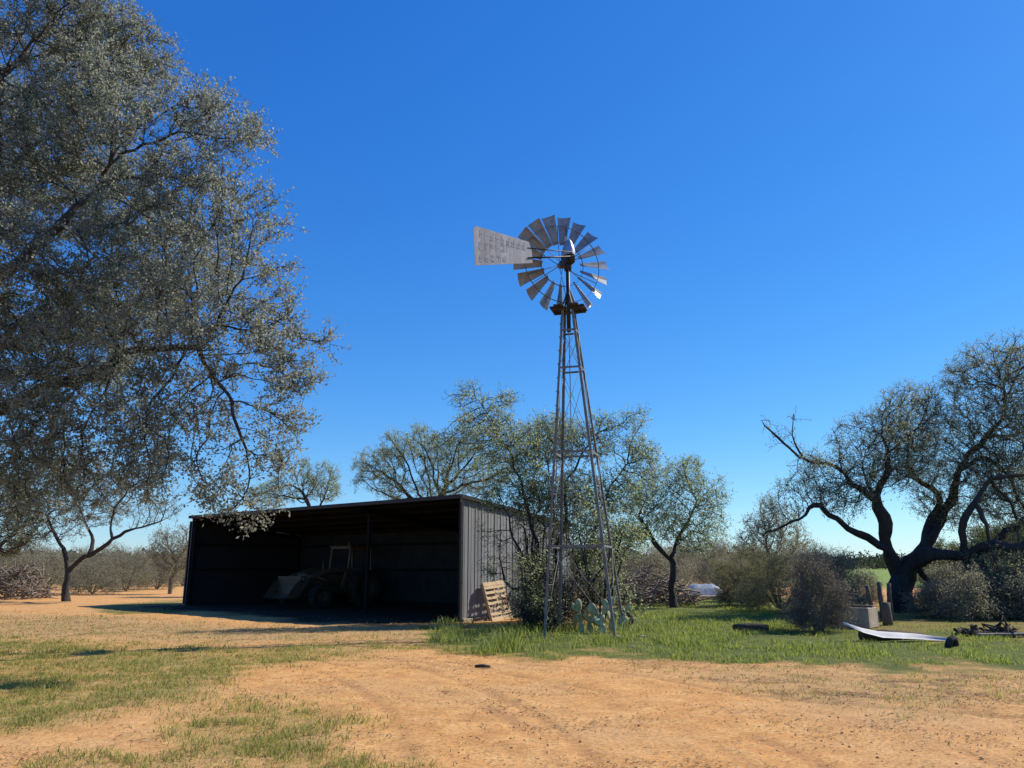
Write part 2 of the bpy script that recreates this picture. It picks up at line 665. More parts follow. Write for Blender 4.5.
def height(x, y):
    z = (fbm(x * 0.25, y * 0.25, 60) - 0.5) * 0.10 * sstep(4, 10, y)
    z = z + (fbm(x * 1.7, y * 1.7, 70) - 0.5) * 0.05
    z = z + (fbm(x * 7, y * 7, 80, 2) - 0.5) * 0.022 * sstep(20, 12, y)
    return z


def lines(segs):
    out = [segs[0][0]]
    for a, b, st0, st1 in segs:
        x = a
        while x < b - 1e-6:
            t = (x - a) / (b - a)
            x = min(b, x + st0 + (st1 - st0) * t)
            out.append(x)
    return np.array(out)


xs_pos = lines([(0, 9, .075, .09), (9, 16, .09, .3), (16, 40, .3, 2), (40, 4000, 3, 600)])
xs = np.concatenate([-xs_pos[:0:-1], xs_pos])
ys = np.concatenate([lines([(-400, -5, 120, 4), (-5, 5.5, 1, .3)]), lines([(5.5, 12, .05, .075), (12, 22, .075, .12), (22, 45, .15, .7), (45, 5000, 1.5, 700)])[1:]])
GX, GY = np.meshgrid(xs, ys)
gx, gy = GX.ravel(), GY.ravel()
TR = track_depth(gx, gy)
LU, ME, SH, ST, DK = cover(gx, gy)
gz = height(gx, gy) + TR * 0.011 * (1 - np.clip(LU + SH, 0, 1))

# shed frame (metres): corner at the right front, a runs along the open front to the left, d runs into the shed
SHX, SHY = -1.53, 23.7
AX = np.array([-0.769, 0.639])
DX = np.array([0.639, 0.769])
SHL, SHD, SHF, SHB = 16.0, 5.6, 3.66, 3.02


def S(a, d, z=0.0):
    return Vector((SHX + AX[0] * a + DX[0] * d, SHY + AX[1] * a + DX[1] * d, z))


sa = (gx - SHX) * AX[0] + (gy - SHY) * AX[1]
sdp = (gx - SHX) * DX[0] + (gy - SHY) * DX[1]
shed_shade = sstep(-0.6, 0.3, sa) * sstep(SHL + .6, SHL - .3, sa) * sstep(-3.6, -1.6, sdp + (fbm(gx * .7, gy * .7, 5) - .5) * 3.0) * sstep(SHD + .3, SHD, sdp)  # shade on the shed floor and the ground before it, painted into the dirt
flat = sstep(-1.5, 0, sa) * sstep(SHL + 1.5, SHL, sa) * sstep(-1, 0, sdp) * sstep(SHD + 1, SHD, sdp)
gz = gz * (1 - flat)
DK = np.maximum(DK, shed_shade)
LU = LU * (1 - shed_shade)
ME = ME * (1 - shed_shade)
ST = ST * (1 - shed_shade)

nx, ny = len(xs), len(ys)
ii = np.arange(nx * ny).reshape(ny, nx)
quads = np.stack([ii[:-1, :-1].ravel(), ii[:-1, 1:].ravel(), ii[1:, 1:].ravel(), ii[1:, :-1].ravel()], 1)
gme = fast_mesh('ground', np.stack([gx, gy, gz], 1), quads, smooth=True)
farfield = sstep(60, 75, gy + gx * 0.25) * sstep(8, 16, gx - 0.18 * gy)
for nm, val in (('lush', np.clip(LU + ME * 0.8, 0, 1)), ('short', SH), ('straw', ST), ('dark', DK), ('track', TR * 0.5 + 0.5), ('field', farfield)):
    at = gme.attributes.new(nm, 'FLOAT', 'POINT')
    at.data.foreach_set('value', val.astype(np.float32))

t = NT('red_dirt_and_turf')
o_ = t.obj()
nA = t.noise(o_, 0.35, 5, 0.6)
nB = t.noise(o_, 2.2, 9, 0.78)
nC = t.noise(o_, 22.0, 5, 0.75)
nD = t.noise(t.mapping(o_, (1, 1, 1), (0, 0, 0.5)), 70.0, 3, 0.7)
dirt = t.ramp(nB, [(0.25, (0.44, 0.195, 0.062)), (0.5, (0.66, 0.345, 0.118)), (0.75, (0.82, 0.51, 0.21))])
dirt = t.mix(t.math('MULTIPLY', t.ramp(nA, [(0.45, (0, 0, 0)), (0.62, (1, 1, 1))]), 0.45), dirt, (0.58, 0.37, 0.18))
dirt = t.mix(t.math('MULTIPLY', t.ramp(nC, [(0.48, (0, 0, 0)), (0.62, (1, 1, 1))]), 0.6), dirt, (0.22, 0.125, 0.062))
dirt = t.mix(t.math('MULTIPLY', t.ramp(nD, [(0.56, (0, 0, 0)), (0.68, (1, 1, 1))]), 0.5), dirt, (0.17, 0.105, 0.06))
trk = t.attr('track')
dirt = t.mix(t.ramp(trk, [(0.12, (0.5, 0.5, 0.5)), (0.46, (0, 0, 0))]), dirt, (0.33, 0.17, 0.075))
strawc = t.ramp(nC, [(0.3, (0.22, 0.155, 0.07)), (0.6, (0.42, 0.31, 0.15)), (0.8, (0.50, 0.40, 0.22))])
sfac = t.math('MULTIPLY', t.attr('straw'), t.ramp(t.noise(o_, 5.0, 6, 0.75), [(0.34, (0, 0, 0)), (0.58, (1, 1, 1))]))
c = t.mix(sfac, dirt, strawc)
turf = t.ramp(nC, [(0.3, (0.13, 0.135, 0.035)), (0.55, (0.20, 0.20, 0.06)), (0.78, (0.34, 0.27, 0.11))])
gfac = t.math('MULTIPLY', t.attr('short'), t.ramp(t.noise(o_, 9.0, 6, 0.8), [(0.34, (0, 0, 0)), (0.60, (1, 1, 1))]))
c = t.mix(gfac, c, turf)
lushc = t.ramp(nB, [(0.3, (0.065, 0.085, 0.020)), (0.6, (0.12, 0.14, 0.036)), (0.8, (0.17, 0.15, 0.06))])
c = t.mix(t.attr('lush'), c, lushc)
darkc = t.ramp(nC, [(0.3, (0.018, 0.013, 0.010)), (0.7, (0.055, 0.036, 0.024))])  # tone of dark litter soil and of the shade painted at the shed
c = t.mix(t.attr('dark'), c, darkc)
c = t.mix(t.attr('field'), c, (0.18, 0.25, 0.055))
hgt = t.math('ADD', t.math('MULTIPLY', nC, 0.6), t.math('MULTIPLY', nD, 0.4))
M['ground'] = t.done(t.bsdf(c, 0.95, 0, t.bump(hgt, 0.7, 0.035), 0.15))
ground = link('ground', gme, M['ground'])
ground['kind'] = 'structure'


def gh(x, y):
    return float(height(np.array([float(x)]), np.array([float(y)]))[0])


# ------------------------------------------------------------------ blades of grass and litter
def blades(P, h, w, lean, rng):
    n = len(P)
    a = rng.uniform(0, 2 * PI, n)
    la = rng.uniform(0, 2 * PI, n)
    side = np.stack([np.cos(a), np.sin(a), 0 * a], 1) * (w / 2)[:, None]
    ld = np.stack([np.cos(la), np.sin(la), 0 * a], 1) * (lean * h)[:, None]
    up = np.zeros((n, 3))
    up[:, 2] = h
    m = P + up * 0.55 + ld * 0.3
    tip = P + up * (1 - 0.3 * lean[:, None] ** 2) + ld
    V = np.stack([P - side, P + side, m + side * 0.75, m - side * 0.75, tip], 1).reshape(-1, 3)
    b = (np.arange(n) * 5)[:, None]
    Q = np.concatenate([b, b + 1, b + 2, b + 3], 1)
    T = np.concatenate([b + 3, b + 2, b + 4], 1)
    rnd = np.clip(rng.beta(2, 2.2, n), 0, 1)
    return V, [Q, T], np.repeat(rnd, 5)


def sample_ground(n, ymin, ymax, rng, pw=1.0):
    # denser near the viewer
    u = rng.uniform(0, 1, n)
    y = ymin * (ymax / ymin) ** u if pw == 1.0 else rng.uniform(ymin, ymax, n)
    x = rng.uniform(-1, 1, n) * (0.80 * y + 4.0)
    return x, y


def shed_mask(x, y):
    a = (x - SHX) * AX[0] + (y - SHY) * AX[1]
    d = (x - SHX) * DX[0] + (y - SHY) * DX[1]
    return ~((a > -0.05) & (a < SHL + .1) & (d > -0.5) & (d < SHD + .1))


# tall lush grass
x, y = sample_ground(330000, 13.5, 44, RNG)
lu, me_, sh, stw, dk = cover(x, y)
clump = sstep(0.40, 0.68, fbm(x * 1.6, y * 1.6, 33)) * (0.5 + 0.5 * sstep(0.35, 0.6, fbm(x * 0.45, y * 0.7, 37)))
pr = np.clip(lu * (0.25 + 0.75 * clump) + me_ * 0.45 * (0.3 + 0.7 * clump), 0, 1)
k = (RNG.uniform(0, 1, len(x)) < pr) & shed_mask(x, y)
x, y, lu, clump = x[k], y[k], lu[k], clump[k]
pxx, pyy = to_px(x, y)
tall = poly_w(pxx, pyy, [(440, 655), (430, 622), (520, 618), (620, 622), (640, 648), (560, 656)], 20)
h = RNG.uniform(0.03, 0.14, len(x)) * (0.4 + 1.1 * clump) * (1 + 2.6 * tall * (0.3 + 0.7 * clump)) * (0.45 + 0.55 * np.clip(lu * 1.2, 0, 1))
P = np.stack([x, y, height(x, y) - 0.01], 1)
V, Fc, rn = blades(P, h, RNG.uniform(0.010, 0.020, len(x)) * (0.7 + y / 45), RNG.uniform(0.2, 0.95, len(x)), RNG)
o = link('tall_grass', fast_mesh('tall_grass', V, Fc, rn), M['grass'])
tag(o, 'lush tall green grass growing along the edge of the dirt yard', 'grass', kind='stuff')

# short turf
x, y = sample_ground(620000, 5.8, 36, RNG)
lu, me_, sh, stw, dk = cover(x, y)
cl = sstep(0.38, 0.66, fbm(x * 3.1, y * 3.1, 51))
pr = np.clip(sh * (0.6 + 0.9 * cl) + stw * 0.30 * cl, 0, 1)
k = (RNG.uniform(0, 1, len(x)) < pr) & shed_mask(x, y)
x, y, cl, stw, sh = x[k], y[k], cl[k], stw[k], sh[k]
big = sstep(0.6, 0.8, fbm(x * 0.8, y * 0.8, 77))
h = RNG.uniform(0.02, 0.065, len(x)) * (0.8 + 0.8 * cl + 1.2 * big * sh)
P = np.stack([x, y, height(x, y) - 0.004], 1)
V, Fc, rn = blades(P, h, RNG.uniform(0.005, 0.011, len(x)) * (0.7 + y / 22), RNG.uniform(0.3, 1.2, len(x)), RNG)
o = link('short_grass', fast_mesh('short_grass', V, Fc, rn), M['short_grass'])
tag(o, 'thin short grass with straw growing in patches on the orange dirt', 'grass', kind='stuff')

# dry dead grass over the dirt
x, y = sample_ground(260000, 6, 34, RNG)
lu, me_, sh, stw, dk = cover(x, y)
cl = sstep(0.46, 0.70, fbm(x * 1.4, y * 2.4, 151)) * sstep(0.3, 0.6, fbm(x * 5, y * 5, 161))
pr = np.clip(stw * (0.12 + 0.9 * cl) + 0.25 * cl * sstep(9, 14, y) + 0.12 * cl, 0, 1)
k = (RNG.uniform(0, 1, len(x)) < pr) & shed_mask(x, y)
x, y = x[k], y[k]
P = np.stack([x, y, height(x, y) - 0.003], 1)
V, Fc, rn = blades(P, RNG.uniform(0.012, 0.04, len(x)), RNG.uniform(0.004, 0.010, len(x)) * (0.7 + y / 20), RNG.uniform(0.8, 2.2, len(x)), RNG)
o = link('dry_grass', fast_mesh('dry_grass', V, Fc, rn), M['straw'])
tag(o, 'trampled dead brown grass scattered over the orange dirt yard', 'grass', kind='stuff')

# litter: straw bits and dead leaves lying on the dirt
x, y = sample_ground(210000, 5.6, 26, RNG)
lu, me_, sh, stw, dk = cover(x, y)
c1 = sstep(0.40, 0.66, fbm(x * 1.1, y * 1.5, 91))
pr = np.clip(0.03 + 0.5 * c1 ** 2 + 0.45 * stw, 0, 1) * (1 - lu) * (1 - np.clip(sh, 0, .7))
k = (RNG.uniform(0, 1, len(x)) < pr) & shed_mask(x, y)
x, y = x[k], y[k]
n = len(x)
a = RNG.uniform(0, 2 * PI, n)
Lh = RNG.uniform(0.012, 0.06, n) * (0.8 + y / 30)
wd = RNG.uniform(0.004, 0.016, n) * (0.8 + y / 30)
d = np.stack([np.cos(a), np.sin(a), RNG.uniform(-.25, .25, n)], 1) * Lh[:, None] / 2
sdv = np.stack([-np.sin(a), np.cos(a), RNG.uniform(-.5, .5, n)], 1) * wd[:, None]
P = np.stack([x, y, height(x, y) + 0.012], 1)
V = np.stack([P - d, P + sdv * .5, P + d, P - sdv * .5], 1).reshape(-1, 3)
b = (np.arange(n) * 4)[:, None]
o = link('leaf_litter', fast_mesh('leaf_litter', V, np.concatenate([b, b + 1, b + 2, b + 3], 1), np.repeat(RNG.beta(1.6, 1.8, n), 4)), M['straw'])
tag(o, 'straw bits and dead leaves scattered over the orange dirt', 'litter', kind='stuff')


# clods and pebbles on the dirt
x, y = sample_ground(5000, 5.6, 20, RNG)
lu, me_, sh, stw, dk = cover(x, y)
k = (RNG.uniform(0, 1, len(x)) < (1 - lu) * (1 - .7 * sh) * sstep(.35, .6, fbm(x * .8, y * .8, 211))) & shed_mask(x, y)
x, y = x[k], y[k]
n = len(x)
r_ = 0.005 + 0.014 * RNG.uniform(0, 1, n) ** 4
P = np.stack([x, y, height(x, y) + r_ * .25], 1)
dirs = np.array([[1, 0, 0], [0, 1, 0], [-1, 0, 0], [0, -1, 0], [0, 0, .7], [0, 0, -.7]])
V = (P[:, None] + dirs[None] * (r_[:, None] * RNG.uniform(.7, 1.4, (n, 6)))[:, :, None] + RNG.normal(0, .25, (n, 6, 3)) * r_[:, None, None]).reshape(-1, 3)
b = (np.arange(n) * 6)[:, None]
T = np.concatenate([np.concatenate([b + i0, b + (i0 + 1) % 4, b + 4], 1) for i0 in range(4)] + [np.concatenate([b + (i0 + 1) % 4, b + i0, b + 5], 1) for i0 in range(4)])
M['clod'] = plain('dirt_clods', (0.36, 0.20, 0.085), (0.60, 0.38, 0.19), 0.95, 0, 3, 0.3)
o = link('dirt_clods', fast_mesh('dirt_clods', V, T), M['clod'])
tag(o, 'small dirt clods and pebbles strewn over the bare yard', 'pebbles', kind='stuff')


# ------------------------------------------------------------------ trees
def colonize(nodes, par, attr, step, kill, rng, trop=(0, 0, 0.0), jit=0.25, iters=160, infl=1e9):
    nodes = [np.array(p, float) for p in nodes]
    par = list(par)
    A = attr.copy()
    N = np.array(nodes)
    D = np.linalg.norm(A[:, None] - N[None], axis=2)
    near = D.argmin(1)
    dist = D.min(1)
    trop = np.array(trop, float)
    tried = {}
    for it in range(iters):
        live = (dist > kill) & (dist < infl)
        if not live.any():
            break
        acc = {}
        for j in np.nonzero(live)[0]:
            v = A[j] - nodes[near[j]]
            acc.setdefault(near[j], []).append(v / (np.linalg.norm(v) + 1e-9))
        new = []
        for ni, vs_ in acc.items():
            cnt = tried.get(ni, 0)
            if cnt >= 3:
                continue
            tried[ni] = cnt + 1
            v = np.mean(vs_, 0)
            nv = np.linalg.norm(v)
            if nv < 0.15:
                v = vs_[rng.integers(len(vs_))]
                nv = 1
            v = v / nv + trop + rng.normal(0, jit, 3)
            if par[ni] >= 0:
                pv = nodes[ni] - nodes[par[ni]]
                v = v + 0.35 * pv / (np.linalg.norm(pv) + 1e-9)
            v /= np.linalg.norm(v) + 1e-9
            new.append((ni, nodes[ni] + v * step))
        if not new:
            break
        b = len(nodes)
        for ni, p in new:
            nodes.append(p)
            par.append(ni)
        NP = np.array([p for _, p in new])
        D = np.linalg.norm(A[:, None] - NP[None], axis=2)
        mj = D.argmin(1)
        md = D[np.arange(len(A)), mj]
        u = md < dist
        near[u] = mj[u] + b
        dist[u] = md[u]
        keep = dist > kill
        A, near, dist = A[keep], near[keep], dist[keep]
        if len(A) == 0:
            break
    return np.array(nodes), np.array(par)


def blob_points(blobs, n, rng):
    vol = np.array([b[1][0] * b[1][1] * b[1][2] for b in blobs]) ** 0.85
    cnt = np.maximum(3, (vol / vol.sum() * n)).astype(int)
    out = []
    for (c_, r_), k_ in zip(blobs, cnt):
        v = rng.normal(0, 1, (k_, 3))
        v /= np.linalg.norm(v, axis=1)[:, None]
        rr = rng.uniform(0, 1, k_) ** (1 / 2.6)
        out.append(np.array(c_) + v * rr[:, None] * np.array(r_))
    return np.concatenate(out)


def skeleton_radii(nodes, par, tip, base, pw=2.3, fixed=None):
    n = len(nodes)
    acc = np.zeros(n)
    r = np.zeros(n)
    for i in range(n - 1, -1, -1):
        r[i] = tip if acc[i] == 0 else acc[i] ** (1 / pw)
        if par[i] >= 0:
            acc[par[i]] += r[i] ** pw
    rb = r[0]
    q = np.clip((r - tip) / max(rb - tip, 1e-6), 0, 1)
    g = 1.0
    r = tip + (base - tip) * q ** g
    if fixed is not None:
        r = np.zeros(n)
        acc = np.zeros(n)
        for i in range(n - 1, -1, -1):
            r[i] = tip if acc[i] == 0 else acc[i] ** (1 / pw)
            if par[i] >= 0:
                acc[par[i]] += r[i] ** pw
    if fixed is not None:
        k = min(len(fixed), n)
        r[:k] = np.where(fixed[:k] > 0, fixed[:k], r[:k])
    return r


def tip_count(par):
    n = len(par)
    c = np.zeros(n)
    for i in range(n - 1, -1, -1):
        if c[i] == 0:
            c[i] = 1
        if par[i] >= 0:
            c[par[i]] += c[i]
    return c


def tubes(nodes, par, rad, rng, gnarl=0.0):
    """sweeps chains into tubes; returns verts, quad faces"""
    n = len(nodes)
    ch = [[] for _ in range(n)]
    for i in range(n):
        if par[i] >= 0:
            ch[par[i]].append(i)
    chains = []
    stack = [(0, -1)]
    # roots
    stack = [(i, -1) for i in range(n) if par[i] < 0]
    while stack:
        s, p = stack.pop()
        c = [p] if p >= 0 else []
        cur = s
        while True:
            c.append(cur)
            kids = sorted(ch[cur], key=lambda q: -rad[q])
            if not kids:
                break
            for q in kids[1:]:
                stack.append((q, cur))
            cur = kids[0]
        chains.append((c, p >= 0))
    V, Q = [], []
    nv = 0
    for c, side in chains:
        if len(c) < 2:
            continue
        pts = nodes[c].copy()
        rr = rad[c].copy()
        if side:
            rr[0] = min(rr[0], rr[1] * 1.25)
        rr[-1] *= 0.6
        m = rr.max()
        ns = 10 if m > 0.15 else 7 if m > 0.06 else 5 if m > 0.02 else 3
        k = len(c)
        d = np.gradient(pts, axis=0)
        d /= np.linalg.norm(d, axis=1)[:, None] + 1e-9
        u = np.cross(d[0], [0.3, 0.2, 0.9])
        if np.linalg.norm(u) < 0.1:
            u = np.cross(d[0], [1, 0, 0])
        ang = np.arange(ns) * 2 * PI / ns
        ph = rng.uniform(0, 7, 4)
        for i in range(k):
            u = u - d[i] * (u @ d[i])
            u /= np.linalg.norm(u) + 1e-9
            w = np.cross(d[i], u)
            wob = 1 + (gnarl * (np.sin(ang * 2 + ph[0] + i * .7) * .6 + np.sin(ang * 3 + ph[1] - i * 0.5) * .5) if ns >= 7 else 0)
            V.append(pts[i] + (np.cos(ang)[:, None] * u + np.sin(ang)[:, None] * w) * (rr[i] * wob)[:, None] if ns >= 7
                     else pts[i] + (np.cos(ang)[:, None] * u + np.sin(ang)[:, None] * w) * rr[i])
        a = np.arange(k - 1)[:, None] * ns + nv
        j = np.arange(ns)[None]
        j2 = (j + 1) % ns
        Q.append(np.stack([a + j, a + j2, a + ns + j2, a + ns + j], 2).reshape(-1, 4))
        nv += k * ns
    return np.concatenate(V), np.concatenate(Q)


def unit(v):
    return v / (np.linalg.norm(v, axis=1)[:, None] + 1e-9)


def twigs_leaves(nodes, par, rad, rmax, ntw, tl, lpt, lsize, rng, droop=0.0, spread=1.0, sel=None, up=0.3, bare=0.0):
    """returns twig (V,Q) and leaf (V,Q,rnd)"""
    idx = np.nonzero((tip_count(par) <= rmax) & (par >= 0))[0]
    if sel is not None:
        idx = idx[sel(nodes[idx])]
    if bare > 0:
        keepn = fbm(nodes[idx, 0] * 0.9 + 50, nodes[idx, 2] * 0.9 + nodes[idx, 1], 5) > bare
        idx = idx[keepn]
    idx = np.repeat(idx, ntw)
    n = len(idx)
    pd = unit(nodes[idx] - nodes[par[idx]])
    t_ = rng.uniform(0, 1, n)[:, None]
    base = nodes[par[idx]] * (1 - t_) + nodes[idx] * t_
    dr = unit(pd * 0.7 + rng.normal(0, 0.75 * spread, (n, 3)) + np.array([0, 0, up - droop]))
    L = tl * rng.uniform(0.5, 1.3, n)
    end = base + dr * L[:, None]
    end[:, 2] -= droop * L * 0.6
    dr = unit(end - base)
    # twig prisms
    s1 = unit(np.cross(dr, rng.normal(0, 1, (n, 3))))
    s2 = np.cross(dr, s1)
    r0 = np.minimum(rad[idx] * 0.7, 0.008)[:, None]
    ring = []
    for cen, rr in ((base, r0), (end, r0 * 0.45)):
        for k_ in range(3):
            a = 2 * PI * k_ / 3
            ring.append(cen + (s1 * math.cos(a) + s2 * math.sin(a)) * rr)
    TV = np.stack(ring, 1).reshape(-1, 3)
    b = (np.arange(n) * 6)[:, None]
    TQ = np.concatenate([np.concatenate([b + k_, b + (k_ + 1) % 3, b + 3 + (k_ + 1) % 3, b + 3 + k_], 1) for k_ in range(3)])
    # leaves
    li = np.repeat(np.arange(n), lpt)
    m = len(li)
    tt = rng.uniform(0.15, 1.05, m)[:, None]
    p = base[li] * (1 - tt) + end[li] * tt + rng.normal(0, lsize[0] * 0.5, (m, 3))
    ax = unit(dr[li] * 0.6 + rng.normal(0, 0.7, (m, 3)))
    sd_ = unit(np.cross(ax, rng.normal(0, 1, (m, 3)) + np.array([0, 0, 0.8])))
    nn = np.cross(ax, sd_)
    ln = (lsize[0] * rng.uniform(0.6, 1.25, m))[:, None]
    wd_ = (lsize[1] * rng.uniform(0.7, 1.2, m))[:, None]
    LV = np.stack([p, p + ax * ln * 0.5 + sd_ * wd_ / 2 + nn * wd_ * 0.12, p + ax * ln, p + ax * ln * 0.5 - sd_ * wd_ / 2 + nn * wd_ * 0.12], 1).reshape(-1, 3)
    b = (np.arange(m) * 4)[:, None]
    LQ = np.concatenate([b, b + 1, b + 2, b + 3], 1)
    # clump tone (species variation between twigs) + leaf tone
    ct = rng.uniform(0, 1, n)
    rn = np.clip(0.45 * ct[li] + 0.55 * rng.uniform(0, 1, m), 0, 1)
    return (TV, TQ), (LV, LQ, np.repeat(rn, 4))


def build_tree(name, label, cat, base, stems, blobs, nattr, step, kill, tip_r, base_r, rmax, ntw, tl, lpt, lsize, leaf, barkm,
               seed=1, group=None, trop=(0, 0, 0.02), jit=0.25, gnarl=0.12, droop=0.0, spread=1.0, limb_r=None, bare=0.0, sel=None, pw=2.3, up=0.3, wob=0.0):
    """stems: polylines (world) starting at the base; all joined at their first point or to an earlier stem's nearest point"""
    rng = np.random.default_rng(seed)
    base = np.array(base, float)
    nodes, par, fixed = [base - np.array([0, 0, 0.25])], [-1], [base_r * 1.25]
    if stems:
        for st in stems:
            pts = np.array([q[:3] for q in st], float)
            rads = [q[3] if len(q) > 3 else None for q in st]
            # resample
            P_, R_ = [], []
            for i in range(len(pts) - 1):
                L = np.linalg.norm(pts[i + 1] - pts[i])
                k_ = max(1, int(L / step))
                for j in range(k_):
                    f = j / k_
                    # catmull
                    p0 = pts[max(i - 1, 0)]
                    p1, p2 = pts[i], pts[i + 1]
                    p3 = pts[min(i + 2, len(pts) - 1)]
                    q = 0.5 * (2 * p1 + (p2 - p0) * f + (2 * p0 - 5 * p1 + 4 * p2 - p3) * f * f + (-p0 + 3 * p1 - 3 * p2 + p3) * f ** 3)
                    P_.append(q)
                    R_.append(rads[i] * (1 - f) + rads[i + 1] * f if rads[i] is not None else 0)
            P_.append(pts[-1])
            R_.append(rads[-1] or 0)
            if wob > 0:
                kk = len(P_)
                tt_ = np.arange(kk) * step
                ev = np.minimum(1, np.minimum(np.arange(kk), np.arange(kk)[::-1] + 2) / 3.0)
                sd0 = rng.uniform(0, 90, 3)
                for c3 in range(3):
                    off = (vnoise(tt_ / 0.9 + sd0[c3], tt_ * 0 + 3, 7) - .5) * 2 * wob + (vnoise(tt_ / 0.4 + sd0[c3], tt_ * 0 + 9, 8) - .5) * wob
                    for j in range(kk):
                        P_[j] = P_[j] + np.eye(3)[c3] * off[j] * ev[j]
                        if c3 == 0:
                            R_[j] = R_[j] * (1 + 0.35 * (vnoise(tt_[j:j + 1] / .5 + sd0[1], tt_[j:j + 1] * 0, 4)[0] - .5))
            N_ = np.array(nodes)
            dd = np.linalg.norm(N_ - P_[0], axis=1)
            prev = int(dd.argmin())
            start = 1 if len(nodes) > 1 and dd[prev] < step * 1.5 else 0
            for j in range(start, len(P_)):
                nodes.append(P_[j] + (rng.normal(0, gnarl * 0.25 * min(step, .5), 3) if j > 0 else 0))
                par.append(prev)
                fixed.append(R_[j])
                prev = len(nodes) - 1
    attr = blob_points(blobs, nattr, rng)
    attr = attr[attr[:, 2] > 0.12]
    nd, pr_ = colonize(nodes, par, attr, step, kill, rng, trop, jit)
    rad = skeleton_radii(nd, pr_, tip_r, base_r, pw, np.array(fixed) if (stems and limb_r) else None)
    if base_r > 0.08:
        rad[0] = base_r * 1.5
    TV, TQ = tubes(nd, pr_, rad, rng, gnarl)
    out = thing(name, label, cat, tuple(base), 0, group)
    (wv, wq), (lv, lq, rn) = twigs_leaves(nd, pr_, rad, rmax, ntw, tl, lpt, lsize, rng, droop, spread, sel, up, bare)
    V_ = np.concatenate([TV, wv]) - base
    me = fast_mesh('trunk', V_, np.concatenate([TQ, wq + len(TV)]), smooth=True)
    link('trunk', me, barkm, out)
    if lpt > 0:
        link('crown', fast_mesh('crown', lv - base, lq, rn), leaf, out)
    return out


def B(px, py, Y, r, ry=None, rz=None):
    """crown clump seen at (px,py), at distance Y, radius in metres"""
    return (W(px, py, Y), (r, ry or r, rz or r * 0.85))


def gp(px, py):
    p = G(px, py)
    p[2] = gh(p[0], p[1])
    return p


# --- the big oak reaching in from the left -----------------------------------
ob = np.array([-11.6, 14.6, 0.0])
oak_stems = [
    [(*ob, .48), (-11.5, 14.5, 1.4, .42), (-11.3, 14.4, 2.6, .38), (-11.2, 14.3, 3.6, .34)],
    [(-11.2, 14.3, 3.6, .34), (*W(-70, 330, 14.3), .22), (*W(0, 268, 14.3), .15), (*W(45, 238, 14.3), .12), (*W(85, 200, 14.4), .07), (*W(110, 160, 14.6), .04)],
    [(-11.3, 14.4, 2.8, .36), (*W(-60, 430, 14.0), .19), (*W(30, 395, 14.0), .12), (*W(120, 360, 13.8), .08), (*W(200, 340, 13.6), .04)],
    [(-11.2, 14.3, 3.6, .3), (-11.4, 14.8, 6, .25), (-11.0, 15, 8.5, .2), (*W(0, 90, 15), .13)],
    [(-11.2, 14.3, 3.4, .3), (-13, 14.0, 5, .2), (-14.5, 14, 7, .14)],
]
oak_blobs = [B(30, 480, 13.2, .8), B(90, 490, 13.0, .6), B(150, 475, 12.8, .6), B(210, 480, 12.5, .6), B(262, 455, 12.5, .6), B(225, 515, 12.3, .35), B(285, 430, 12.8, .5), B(5, 505, 13.4, .6), B(250, 495, 12.3, .45), B(180, 500, 12.4, .35),
             B(40, 50, 15.2, 1.9), B(100, 35, 14.6, 1.2), B(110, 95, 14.2, 1.25), B(70, 140, 15, 1.3), B(150, 140, 13.8, 1.2), B(190, 110, 14.0, .8), B(228, 128, 13.6, .85),
             B(255, 140, 13.4, .45), B(20, 150, 13.8, 1.2), B(190, 190, 13.4, 1.0), B(250, 215, 13.2, .75), B(272, 232, 13.1, .4), B(140, 215, 13.8, 1.0),
             B(205, 260, 13.2, 1.15), B(265, 285, 13.2, .75), B(110, 280, 13.6, 1.2), B(40, 300, 13.6, 1.1), B(170, 320, 13.2, 1.2), B(245, 335, 13.0, 1.0),
             B(295, 350, 13.0, .6), B(308, 380, 13.0, .4), B(100, 360, 13.2, 1.3), B(25, 380, 13.2, 1.2), B(190, 385, 13.0, 1.0), B(260, 395, 12.8, .75), B(60, 430, 13.0, 1.1),
             B(140, 425, 12.8, 1.0), B(215, 435, 12.6, .65), B(15, 450, 12.8, .8), B(185, 465, 12.5, .4), B(245, 472, 12.4, .5), B(215, 500, 12.3, .3), B(258, 512, 12.2, .32), B(285, 462, 12.4, .35),
             B(120, 465, 12.6, .45), B(60, 462, 12.6, .5), B(35, 210, 15.5, 1.2), B(140, 60, 15.5, 1.0), B(100, 190, 16.5, 1.5), B(180, 280, 16, 1.5), B(90, 330, 16.5, 1.6),
             B(-70, 60, 15.5, 2.2), B(-90, 200, 15.0, 2.2), B(-80, 330, 14, 1.8), B(-200, 240, 16, 2.6), B(-210, 400, 15, 2.2), B(-60, 400, 17, 2.0), B(-60, 120, 18, 2.4), B(-30, 250, 12, 1.3)]
build_tree('live_oak', 'huge grey green oak reaching in from the left edge over the shed', 'tree', ob, oak_stems, oak_blobs,
           9500, 0.20, 0.19, 0.006, 0.48, 5, 5, 0.36, 14, (0.060, 0.036), M['leaf_oak'], M['bark_oak'], seed=3, limb_r=True, gnarl=0.15, jit=0.25, bare=0.355, wob=.12)

# --- gnarled oak on the right -------------------------------------------------
Yr = 28.7
rb = gp(902, 612)


def RW(px, py, dy, r):
    return (*W(px, py, Yr + dy), r * (0.66 if r < .4 else .82))


